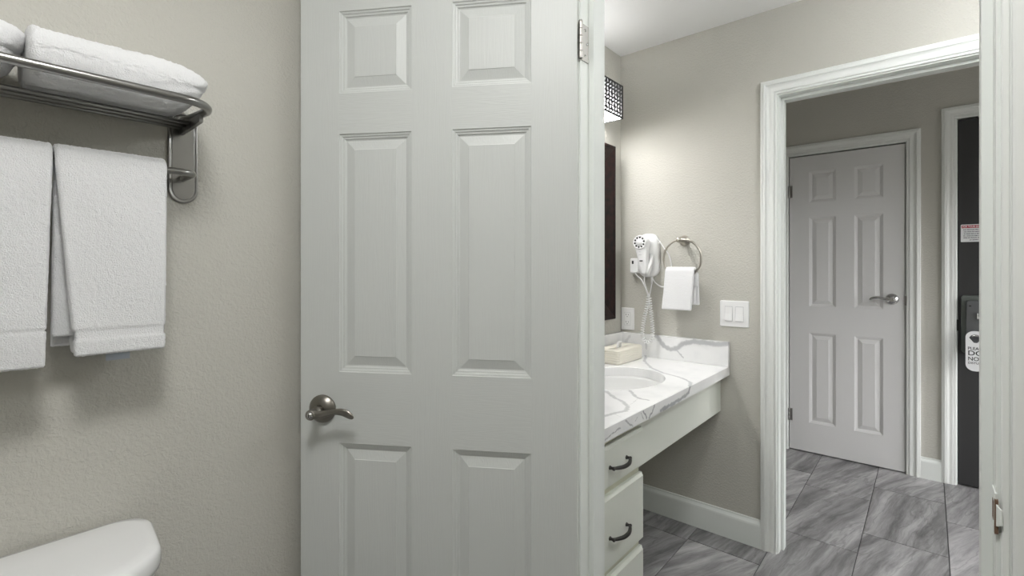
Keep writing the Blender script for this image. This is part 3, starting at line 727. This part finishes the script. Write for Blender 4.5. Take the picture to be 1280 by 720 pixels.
mb = MB(); mb.loft([oval(-.95, .24, .11, 0), oval(-.95, .22, .10, .06), oval(-.94, .20, .10, .18), oval(-.89, .24, .16, .30), oval(-.86, .27, .185, .385), oval(-.86, .27, .185, .405)])
mb.box(-1.25, -1.05, TY - .14, TY + .14, .30, .402, bev=.02); T_(mb, 'bowl')
mb = MB(); mb.loft([oval(-.855, .265, .182, .407), oval(-.855, .27, .187, .412), oval(-.855, .27, .187, .425), oval(-.855, .26, .178, .432)]); T_(mb, 'seat', 'plastic')
mb = MB(); mb.loft([oval(-.855, .262, .18, .434), oval(-.855, .268, .185, .439), oval(-.855, .262, .18, .450), oval(-.855, .2, .13, .456)]); T_(mb, 'seat_lid', 'plastic')

# ------------------------------------------------------------------ vanity
CT, CB, CF = .803, .762, -.711
van = empty('vanity_cabinet', (-1.0, 1.33, 0), 'pale painted vanity cabinet with three drawers and an apron below the counter', 'cabinet')
def V_(mb, nm, mm, **k): return local(van, mb).build(nm, mm, van, **k)
CX = -.751; CY0, CY1 = 1.135, 1.540
mb = MB(); mb.box(WL + .002, CX, CY0 - .02, CY1 - .002, .09, CB - .001); mb.box(WL + .002, CX - .05, CY0 - .02, CY1 - .002, 0.0, .09)
V_(mb, 'body', 'cab_frame')
mb = MB(); mb.box(CX - .019, CX, CY1 - .002, YM0 - .003, .588, CB - .001); V_(mb, 'apron', 'cabinet')
def drawer(z0, z1):
    mb = MB(); y0, y1 = CY0 + .03, CY1
    mb.loft([[(x, y0 + e, z0 + e), (x, y1 - e, z0 + e), (x, y1 - e, z1 - e), (x, y0 + e, z1 - e)] for x, e in ((CX + .0005, 0), (CX + .010, 0), (CX + .013, .0035), (CX + .019, .0075))], smooth=False)
    d = V_(mb, 'drawer', 'cabinet')
    zc = (z0 + z1) / 2 + (0.0 if z1 - z0 < .15 else .0); yc = 1.36; ha = .053; xf = CX + .019
    if z1 - z0 > .15: zc = z0 + .098 if z0 > .3 else z0 + .11
    mb = MB(); pts = smooth_path([(xf + .012, yc - ha, zc), (xf + .020, yc - ha * .75, zc), (xf + .028, yc - ha * .35, zc - .001), (xf + .030, yc, zc - .001), (xf + .028, yc + ha * .35, zc - .001), (xf + .020, yc + ha * .75, zc), (xf + .012, yc + ha, zc)], 5)
    n = len(pts); mb.tube(pts, [.0042 + .0022 * math.sin(PI * i / (n - 1)) for i in range(n)], 12)
    for sg in (-1, 1):
        mb.lathe((xf - .0005, yc + sg * ha, zc), (1, 0, 0), [(.0065, 0), (.0065, .002), (.0045, .004), (.0045, .011), (.0062, .013), (.0055, .0175), (.002, .0185)], 16)
    local(van, mb).build('pull_handle', 'bronze', d)
drawer(.600, .728); drawer(.352, .575); drawer(.105, .326)
# countertop with an oval cut-out
ctop = empty('countertop', (-.99, 1.75, CB), 'white stone countertop with bold grey veins and matching splash', 'countertop')
SCX, SCY, SRX, SRY = -1.0, 1.86, .180, .232
x0, x1, y0, y1 = WL + .001, CF, YD1 + .019, YM0 - .001
angs = sorted([2 * PI * k / 96 for k in range(96)] + [math.atan2(yy - SCY, xx - SCX) % (2 * PI) for xx in (x0, x1) for yy in (y0, y1)])
def rayrect(a, e=0):
    c, s = math.cos(a), math.sin(a); t = 1e9
    if c > 1e-9: t = min(t, (x1 - e - SCX) / c)
    if c < -1e-9: t = min(t, (x0 - SCX) / c)
    if s > 1e-9: t = min(t, (y1 - SCY) / s)
    if s < -1e-9: t = min(t, (y0 - SCY) / s)
    return SCX + c * t, SCY + s * t
def rayell(a, k=0):
    c, s = math.cos(a), math.sin(a); t = 1 / math.sqrt((c / (SRX + k)) ** 2 + (s / (SRY + k)) ** 2); return SCX + c * t, SCY + s * t
mb = MB()
R = lambda f, z, k: [(*f(a, k), z) for a in angs]
mb.loft([R(rayell, CB, 0), R(rayell, CT - .002, 0), R(rayell, CT, .002), R(rayrect, CT, .0015), R(rayrect, CT - .0015, 0), R(rayrect, CB, 0), R(rayell, CB, 0)], False, False, smooth=False)
slab_o = mb.build('stone_slab', 'stone')          # object coordinates = world, as the vein pattern expects
slab_o.parent = ctop; slab_o.matrix_parent_inverse = Matrix.Translation(-ctop.location)
for nm, bx in (('back_splash', (WL + .001, WL + .020, YD1 + .002, YM0 - .001, CT, .920)), ('side_splash', (WL + .0205, CF, YM0 - .020, YM0 - .001, CT, .920))):
    mb = MB(); mb.box(*bx, bev=.0012); o = mb.build(nm, 'stone'); o.parent = ctop; o.matrix_parent_inverse = Matrix.Translation(-ctop.location)
# sink
mb = MB()
E = lambda k, z: [(SCX + (SRX * k) * math.cos(2 * PI * j / 64), SCY + (SRY * k) * math.sin(2 * PI * j / 64), z) for j in range(64)]
mb.loft([E(1.10, CB - .0005), E(1.005, CB - .0005), E(.985, CB - .012), E(.95, CB - .05), E(.86, CB - .10), E(.66, CB - .135), E(.35, CB - .148), E(.11, CB - .152)], False, True)
mb.loft([E(1.10, CB - .0005), E(1.10, CB - .012), E(1.02, CB - .02), E(.98, CB - .06), E(.88, CB - .115), E(.68, CB - .15), E(.3, CB - .165)], False, True)
sink = mb.build('sink_basin', 'sinkw'); tag(sink, 'white oval undermount sink basin set into the veined countertop', 'sink')
mb = MB(); mb.lathe((SCX, SCY, CB - .1525), (0, 0, 1), [(.024, 0), (.024, .002), (.018, .003), (.008, .001)], 24); mb.build('drain', 'chrome', sink)

# tissue box cover
mb = MB(); bcx, bcy, bhx, bhy, bz0, bz1 = -1.178, 2.205, .062, .130, CT + .0005, CT + .069
NR = 14
def boxring(e, z, wv=0.):
    pts = rrect(bcx, bcy, bhx - e, bhy - e, .016, NR); L = []
    # equal count, with extra points on the straights for the ripple
    for i, p in enumerate(pts):
        q = pts[(i + 1) % len(pts)]; m_ = 20 if math.hypot(q[0] - p[0], q[1] - p[1]) > .03 else 1
        for k in range(m_): L.append((p[0] + (q[0] - p[0]) * k / m_, p[1] + (q[1] - p[1]) * k / m_))
    o = []
    for (x, y) in L:
        s = (x - y) * 55; d = wv * math.sin(z * 560 + 1.6 * math.sin(s))
        dx, dy = x - bcx, y - bcy; ln = math.hypot(dx / bhx, dy / bhy)
        o.append((x + d * (1 if abs(dx) > bhx * .8 else 0) * (1 if dx > 0 else -1), y + d * (1 if abs(dy) > bhy * .9 else 0) * (1 if dy > 0 else -1), z))
    return o
rings = [boxring(.003, bz0), boxring(.0, bz0 + .003)] + [boxring(0, bz0 + .004 + .058 * k / 26, .0009) for k in range(27)] + [boxring(.0005, bz1 - .003), boxring(.003, bz1)]
slot = []
for x, y, z in rings[-1]:
    a = math.atan2((y - bcy) / bhy, (x - bcx) / bhx); slot.append((bcx + .010 * math.cos(a), bcy - .01 + .058 * math.sin(a), bz1))
rings += [slot, [(x, y, bz1 - .012) for x, y, z in slot]]
mb.loft(rings, True, True); tb = mb.build('tissue_box', 'cream'); tag(tb, 'cream tissue box cover with rippled sides on the counter in the corner', 'tissue box')
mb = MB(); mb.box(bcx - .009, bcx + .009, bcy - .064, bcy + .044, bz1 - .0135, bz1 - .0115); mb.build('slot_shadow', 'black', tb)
mb = MB(); g0 = []
for i in range(14):
    u = i / 13; row = []
    for j in range(10):
        v = j / 9; y = bcy - .040 + .072 * u * (1 - v * .35) + .006 * v
        x = bcx + .004 * math.sin(u * 9 + v * 3) * (1 - v * .3) + .018 * v * math.sin(u * 4)
        z = bz1 - .006 + .036 * v * (.55 + .45 * math.cos((u - .3) * 3.4)) + .003 * math.sin(u * 13) * v
        row.append((x, y, z))
    g0.append(row)
mb.loft(g0, False, False, closed=False)
ts = mb.build('tissue', 'tissue', tb); md = ts.modifiers.new('t', 'SOLIDIFY'); md.thickness = .0006

# mirror
mir = empty('framed_mirror', (WL, 1.86, 1.45), 'wall mirror in a wide dark mahogany frame above the vanity counter', 'mirror')
my0, my1, mz0, mz1 = 1.44, 2.280, 1.000, 1.902
mb = MB()
prof = [(0, 0), (0, .030), (.004, .036), (.014, .038), (.022, .034), (.060, .024), (.094, .014), (.100, .016), (.106, .012), (.106, 0)]
mb.loft([[(WL + .001 + v, my0 + u, mz0 + u), (WL + .001 + v, my1 - u, mz0 + u), (WL + .001 + v, my1 - u, mz1 - u), (WL + .001 + v, my0 + u, mz1 - u)] for u, v in prof], False, False, smooth=False)
local(mir, mb).build('frame', 'mahogany', mir)
mb = MB(); mb.box(WL + .004, WL + .009, my0 + .10, my1 - .10, mz0 + .10, mz1 - .10); local(mir, mb).build('glass', 'mirror', mir)

# vanity light: pierced black shade in front of frosted glass
vl = empty('vanity_light', (WL, 1.80, 2.08), 'wall light with a pierced black metal shade over frosted glass, above the mirror', 'wall light')
ly0, ly1, lz0, lz1, lx = 1.500, 2.167, 1.997, 2.160, -1.140
def L_(mb, nm, mm, **k): return local(vl, mb).build(nm, mm, vl, **k)
mb = MB(); mb.box(WL + .001, WL + .018, ly0 + .05, ly1 - .05, lz0 + .03, lz1 - .03, bev=.002); L_(mb, 'back_plate', 'blackmetal')
def pierced(p0, du, W, H, thick, nrm, name):
    """flat frame with a lattice of overlapping rings, the holes between them stay open"""
    mb = MB(); p0 = Vector(p0); du = Vector(du); nn = Vector(nrm); up = Vector((0, 0, 1))
    def pr(u, v, d): return p0 + du * u + up * v + nn * d
    b = .0045
    for (u0, u1, v0, v1) in ((0, W, 0, b), (0, W, H - b, H), (0, b, b, H - b), (W - b, W, b, H - b)):
        vs = [pr(u, v, d) for d in (0, thick) for u, v in ((u0, v0), (u1, v0), (u1, v1), (u0, v1))]
        mb.add(vs, [(0, 1, 2, 3), (4, 5, 6, 7), (0, 1, 5, 4), (1, 2, 6, 5), (2, 3, 7, 6), (3, 0, 4, 7)])
    L_(mb, 'shade_rim', 'blackmetal')
    # leaf-shaped openings on a triangular lattice, each cell a plate with its hole left out
    mb = MB(); nu = max(2, int(round((W - 2 * b) / .026))); nv = int(round((H - 2 * b) / .0195)); cu = (W - 2 * b) / nu; cv = (H - 2 * b) / nv
    for i in range(nu):
        for j in range(nv):
            ang = (55 if (i + j) % 2 else 125) * PI / 180 if j % 3 else .35; cc = (b + (i + .5) * cu, b + (j + .5) * cv)
            out = []; inn = []
            for k in range(16):
                a = 2 * PI * k / 16; ca, sa = math.cos(a), math.sin(a); m_ = min(cu / 2 / max(abs(ca), 1e-6), cv / 2 / max(abs(sa), 1e-6))
                if k % 4 == 2: m_ = math.hypot(cu / 2, cv / 2); ca = math.copysign(cu / 2 / m_, ca); sa = math.copysign(cv / 2 / m_, sa)
                out.append((cc[0] + ca * m_, cc[1] + sa * m_))
                at = math.atan2(sa, ca); bb = at - ang
                r_ = 1 / math.sqrt((math.cos(bb) / .0095) ** 2 + (math.sin(bb) / .0036) ** 2)
                inn.append((cc[0] + ca * min(r_, m_ * .9), cc[1] + sa * min(r_, m_ * .9)))
            vs = [pr(u, v, thick * .5) for u, v in out] + [pr(u, v, thick * .5) for u, v in inn]
            mb.add(vs, [(k, (k + 1) % 16, 16 + (k + 1) % 16, 16 + k) for k in range(16)])
    L_(mb, 'pierced_screen', 'blackmetal', kind='stuff')
pierced((lx, ly0, lz0), (0, 1, 0), ly1 - ly0, lz1 - lz0, .002, (-1, 0, 0), 'f')
pierced((WL + .002, ly1, lz0), (1, 0, 0), lx - WL - .002, lz1 - lz0, .002, (0, -1, 0), 'e')
pierced((WL + .002, ly0 + .002, lz0), (1, 0, 0), lx - WL - .002, lz1 - lz0, .002, (0, -1, 0), 'e')
mb = MB(); mb.box(WL + .002, lx - .002, ly0 + .002, ly1 - .002, lz1 - .003, lz1 - .0005); L_(mb, 'top_diffuser', 'liner_top')
mb = MB(); rings = []
for k in range(25):       # frosted tube inside the shade
    s = k / 24; y = ly0 + .04 + (ly1 - ly0 - .09) * s; e = min(s, 1 - s) * (ly1 - ly0 - .09); q = math.sqrt(max(0, 1 - max(0, 1 - e / .03) ** 2)) if e < .03 else 1; q = max(q, .05)
    rings.append([(-1.205 + .030 * q * math.cos(a), y, 2.042 + .030 * q * math.sin(a)) for a in [2 * PI * j / 20 for j in range(20)]])
mb.loft(rings); L_(mb, 'lamp_tube', 'glass_lit')
mb = MB(); mb.box(lx - .007, lx - .005, ly0 + .004, ly1 - .004, lz0 + .002, lz1 - .004); mb.box(WL + .004, lx - .007, ly1 - .007, ly1 - .005, lz0 + .002, lz1 - .004); mb.box(WL + .004, lx - .007, ly0 + .005, ly0 + .007, lz0 + .002, lz1 - .004); L_(mb, 'liner', 'liner')
mb = MB(); rings = []; nx = 12                    # slightly bellied diffuser closing the underside
bx0, bx1, by0, by1 = WL + .006, lx - .008, ly0 + .008, ly1 - .008
for j in range(41):
    v = j / 40; y = by0 + (by1 - by0) * v; ev = min(1, min(v, 1 - v) * (by1 - by0) / .10); row = []
    for i in range(nx + 1):
        u = i / nx; bell = math.sin(PI * u) ** .7 * math.sin(ev * PI / 2) * .020
        row.append((bx0 + (bx1 - bx0) * u, y, lz0 + .003 - bell))
    rings.append(row)
mb.loft(rings, False, False, closed=False); L_(mb, 'bottom_diffuser', 'glass_soft')


# ------------------------------------------------------------------ items on the towel ring wall
WY = YM0
def plate(name, xc, zc, w_, h_, label, cat):
    o = empty(name, (xc, WY, zc), label, cat)
    mb = MB(); rr = lambda e: rrect(xc, zc, w_ / 2 - e, h_ / 2 - e, .005, 3)
    mb.loft([[(x, WY - .0002, z) for x, z in rr(0)], [(x, WY - .003, z) for x, z in rr(0)], [(x, WY - .006, z) for x, z in rr(.003)]], smooth=False)
    local(o, mb).build('cover_plate', 'plastic', o); return o
sw = plate('light_switch', -.6895, 1.052, .128, .122, 'white two-gang plate with two rocker light switches beside the hall doorway', 'light switch')
for xc in (-.7135, -.6655):
    mb = MB(); mb.box(xc - .0175, xc + .0175, WY - .0065, WY - .0058, 1.052 - .035, 1.052 + .035); local(sw, mb).build('rocker_frame', 'plastic2', sw)
    mb = MB(); mb.loft([[(xc - .016, WY - .006, z), (xc + .016, WY - .006, z), (xc + .016, WY - d, z), (xc - .016, WY - d, z)] for z, d in ((1.0195, .0125), (1.052, .0085), (1.0845, .0068))], smooth=False)
    local(sw, mb).build('rocker', 'plastic', sw)
ol = plate('wall_outlet', -1.234, .992, .076, .119, 'white duplex wall outlet in the corner beside the mirror', 'outlet')
mb = MB(); rr = rrect(-1.234, .992, .0165, .0335, .002, 2); mb.loft([[(x, WY - .0055, z) for x, z in rr], [(x, WY - .0085, z) for x, z in rr]], smooth=False); 
rcp = local(ol, mb).build('receptacle', 'plastic', ol)
for dz in (-.0195, .0195):
    mb = MB()
    for dx, hh in ((-.0065, .004), (.0065, .0032)): mb.box(-1.234 + dx - .001, -1.234 + dx + .001, WY - .0089, WY - .0083, .992 + dz - hh + .003, .992 + dz + hh + .003)
    mb.lathe((-1.234, WY - .0083, .992 + dz - .0075), (0, -1, 0), [(.0022, 0), (.0022, .0006)], 10); local(ol, mb).build('slots', 'black', ol)
mb = MB(); rr0 = rrect(-1.234, .992, .0182, .0352, .002, 2); mb.loft([[(x, WY - .0058, z) for x, z in rr0], [(x, WY - .0064, z) for x, z in rr0]], smooth=False); local(ol, mb).build('receptacle_rim', 'plastic2', ol)

# towel ring
ring = empty('towel_ring', (-.925, WY, 1.402), 'brushed nickel towel ring on a round wall post between hair dryer and switches', 'towel ring')
def G_(mb, nm, mm='nickel'): return local(ring, mb).build(nm, mm, ring)
RX, RZ, RR, RY = -.909, 1.312, .0925, 2.326
mb = MB(); mb.lathe((-.925, WY, 1.402), (0, -1, 0), [(.026, 0), (.027, .003), (.026, .007), (.020, .010), (.017, .015), (.012, .018), (.0095, .025), (.0095, .06), (.0125, .066), (.0135, .074), (.0125, .082), (.008, .087), (.002, .088)], 28); G_(mb, 'wall_post')
mb = MB(); pts = [(RX + RR * math.sin(a), RY, RZ + RR * math.cos(a)) for a in [2 * PI * k / 64 for k in range(65)]]
mb.tube(pts, .0048, 12, cap=False); G_(mb, 'ring')
pr_ = lambda w_, d, z: (w_, WY - d, z)
t_ = cloth('ring_towel', None, drape(WY - RY + .002, 1.248, .0165, 1.068, 1.096, flare_f=.012, flare_b=.004), lin(-.998, -.985, 1.06, 1.265), lin(-.852, -.842, 1.06, 1.265), .014, pr_, res=.004, terry=.0007, wav=.003, seed=31)
tag(t_, 'small white washcloth folded over the towel ring', 'towel')
cloth('rear_layer', t_, drape(WY - RY - .017, 1.235, .006, 1.18, 1.092, flare_b=.0), lin(-.96, -.96, 1.06, 1.265), lin(-.832, -.838, 1.06, 1.265), .010, pr_, res=.004, terry=.0007, wav=.002, seed=35)

# hair dryer
hd = empty('hair_dryer', (-1.105, WY, 1.22), 'white wall-mounted hair dryer with a coiled cord beside the towel ring', 'hair dryer')
def H_(mb, nm, mm='plastic', **k): return local(hd, mb).build(nm, mm, hd, **k)
mb = MB(); rings = []
def body(e, y, dx=0, sq=1): return [(x + dx, y, z) for x, z in rrect(-1.108, 1.331, .056 - e, .113 - e, .046 - e * .8, 8)]
mb.loft([body(0, WY), body(0, WY - .020), body(.003, WY - .030), body(.010, WY - .040), body(.020, WY - .048), body(.034, WY - .052)]); H_(mb, 'wall_holster')
# cradle lobes that grip the handle
for dx, r in ((.020, .010), (-.022, .009)):
    mb = MB(); pts = smooth_path([(-1.108 + dx * 1.5, WY - .046, 1.335), (-1.100 + dx * 1.35, WY - .066, 1.300), (-1.098 + dx * 1.05, WY - .080, 1.268), (-1.096 + dx * .6, WY - .078, 1.243), (-1.094 + dx * .1, WY - .066, 1.232)], 5)
    n = len(pts); mb.tube(pts, [r * (.75 + .5 * math.sin(PI * i / (n - 1))) for i in range(n)], 12); H_(mb, 'cradle_arm')
# the dryer itself
zc, rad, cxh, yf, yb2 = 1.396, .0365, -1.110, 2.283, 2.340
mb = MB(); rings = []
def sect(cx, w_, ya, yb_, z, n=24):
    o = []; cy = (ya + yb_) / 2; hy = (yb_ - ya) / 2
    for k in range(n):
        a = 2 * PI * k / n; c, s = math.cos(a), math.sin(a); p = .55
        o.append((cx + w_ * math.copysign(abs(c) ** p, c), cy + hy * math.copysign(abs(s) ** p, s), z))
    return o
for k in range(11):
    a = PI / 2 * (1 - k / 10); z = zc + rad * math.sin(a); rings.append(sect(cxh, max(rad * math.cos(a), .001), yf + .002 * (1 if k < 2 else 0), yb2, z))
for z, w_, dx in ((1.382, .0360, 0), (1.366, .0330, .001), (1.350, .0300, .003), (1.33, .0272, .005), (1.31, .0250, .008), (1.285, .0220, .011), (1.262, .0175, .014), (1.243, .0125, .017), (1.235, .0095, .018)):
    u = (1.398 - z) / .163; rings.append(sect(cxh + dx, w_, yf + .012 * u, yb2 - .02 * u, z))
mb.loft(rings); gun = H_(mb, 'dryer_body', 'plastic')
mb = MB(); mb.lathe((cxh, yf + .001, zc), (0, -1, 0), [(.0345, 0), (.0345, .0022), (.032, .0035), (.0315, .0028), (.0175, .0028), (.017, .004), (.0, .0045)], 32); local(hd, mb).build('intake_ring', 'plastic', gun)
mb = MB()
for k in range(10):
    a = 2 * PI * (k + .3) / 10; mb.lathe((cxh + .0246 * math.cos(a), yf - .0012, zc + .0246 * math.sin(a)), (0, -1, 0), [(.0050, 0), (.0050, .0016)], 10)
local(hd, mb).build('intake_holes', 'black', gun, )
mb = MB(); mb.box(-1.112, -1.096, yf + .0035, yf + .008, 1.299, 1.305, bev=.001); local(hd, mb).build('switch', 'black', gun)
mb = MB(); mb.box(-1.116, -1.101, yf + .0012, yf + .006, 1.331, 1.3335); mb.box(-1.115, -1.106, yf + .0006, yf + .006, 1.348, 1.3495); local(hd, mb).build('printed_marks', 'plastic2', gun)
# plug block, cords
mb = MB(); mb.loft([[(x, y, z) for x, z in rrect(-1.180, 1.278, .024 - e, .040 - e, .008, 4)] for y, e in ((WY - .001, 0), (WY - .034, .001), (WY - .040, .004))]); pg = H_(mb, 'plug_block')
mb = MB(); mb.box(-1.190, -1.181, WY - .0425, WY - .039, 1.287, 1.304, bev=.001); local(hd, mb).build('test_button', 'black', pg)
mb = MB(); mb.tube(smooth_path([(-1.178, WY - .03, 1.242), (-1.160, WY - .040, 1.225), (-1.135, WY - .045, 1.205), (-1.115, WY - .05, 1.175), (-1.098, WY - .054, 1.140), (-1.092, WY - .056, 1.118)], 6), .0030, 8); H_(mb, 'plug_cord')
mb = MB(); mb.tube(smooth_path([(-1.093, 2.312, 1.237), (-1.105, 2.325, 1.20), (-1.100, 2.338, 1.16), (-1.088, 2.343, 1.125)], 6), .0032, 8); H_(mb, 'handle_cord')
mb = MB(); mb.tube([(-1.083, WY - .030, 1.222), (-1.083, WY - .032, 1.200), (-1.083, WY - .034, 1.182)], [.0065, .0055, .0038], 12); mb.tube(smooth_path([(-1.083, WY - .034, 1.184), (-1.084, WY - .045, 1.15), (-1.086, WY - .055, 1.122)], 5), .003, 8); H_(mb, 'strain_relief')
mb = MB(); mb.tube(smooth_path([(-1.066, WY - .026, 1.430), (-1.045, WY - .030, 1.405), (-1.020, WY - .034, 1.372), (-.994, WY - .024, 1.328), (-.986, WY - .016, 1.270), (-.990, WY - .014, 1.212), (-1.010, WY - .016, 1.180), (-1.038, WY - .016, 1.170), (-1.070, WY - .022, 1.192), (-1.086, WY - .028, 1.224)], 8), .0030, 8); H_(mb, 'loop_cord')
mb = MB(); cp = smooth_path([(-1.088, 2.343, 1.126), (-1.094, 2.342, 1.08), (-1.108, 2.340, 1.02), (-1.119, 2.339, .955), (-1.120, 2.338, .912), (-1.108, 2.338, .890), (-1.092, 2.338, .886), (-1.074, 2.338, .897), (-1.066, 2.339, .925), (-1.068, 2.340, .98), (-1.076, 2.342, 1.05), (-1.083, 2.344, 1.10), (-1.086, 2.344, 1.124)], 30)
hl = []; pit = .0125; acc = 0; u = None
# resample by arc length and wind the helix
dist = [0]
for a, b in zip(cp, cp[1:]): dist.append(dist[-1] + (b - a).length)
turns = dist[-1] / pit; NS = int(turns * 9); j = 0
for k in range(NS + 1):
    s = dist[-1] * k / NS
    while j < len(dist) - 2 and dist[j + 1] < s: j += 1
    f = (s - dist[j]) / max(1e-9, dist[j + 1] - dist[j]); p = cp[j].lerp(cp[j + 1], f); tt = (cp[j + 1] - cp[j]).normalized()
    v1 = Vector((0, 1, 0)); v1 = (v1 - tt * v1.dot(tt)).normalized(); v2 = tt.cross(v1)
    a = 2 * PI * s / pit; rr_ = .0085 * min(1, min(s, dist[-1] - s) / .01 + .2)
    hl.append(p + v1 * rr_ * math.cos(a) + v2 * rr_ * math.sin(a))
mb.tube(hl, .0024, 7); H_(mb, 'coiled_cord')

# ------------------------------------------------------------------ ceiling fixtures (above the frame; they light the rooms)
def dome(name, x, y, r, glass, label, drop=0):
    o = empty(name, (x, y, CEIL), label, 'ceiling light')
    mb = MB(); mb.lathe((x, y, CEIL), (0, 0, -1), [(r + .015, 0), (r + .015, .018), (r + .006, .024), (r - .01, .024)] if not drop else [(.07, 0), (.07, .012), (.05, .02), (.012, .024), (.012, drop), (.05, drop + .01)], 40); local(o, mb).build('base', 'nickel', o)
    prof = [(r, 0), (r * .97, .018), (r * .85, .040), (r * .6, .058), (r * .3, .067), (.002, .070)]
    if drop: prof = [(.05, drop)] + [(r * math.sin(a), drop + r * .75 - r * .75 * math.cos(a)) for a in [PI * (.12 + .88 * k / 20) for k in range(21)]]
    mb = MB(); mb.lathe((x, y, CEIL - (0 if drop else .020)), (0, 0, -1), prof, 40); local(o, mb).build('glass_dome', glass, o)
dome('ceiling_light', -.18, .05, .20, 'bath_glass', 'round glass ceiling light of the toilet room above the towel rack side')
dome('ceiling_light', .50, 1.72, .15, 'fill_glass', 'round glass globe added as fill light, hanging in the vanity area, out of the photograph', .16)  # unseen globe, added to fill the vanity area and ceiling with light
dome('ceiling_light', .95, 3.1, .15, 'hall_glass', 'round glass ceiling light of the hall near the entry door')
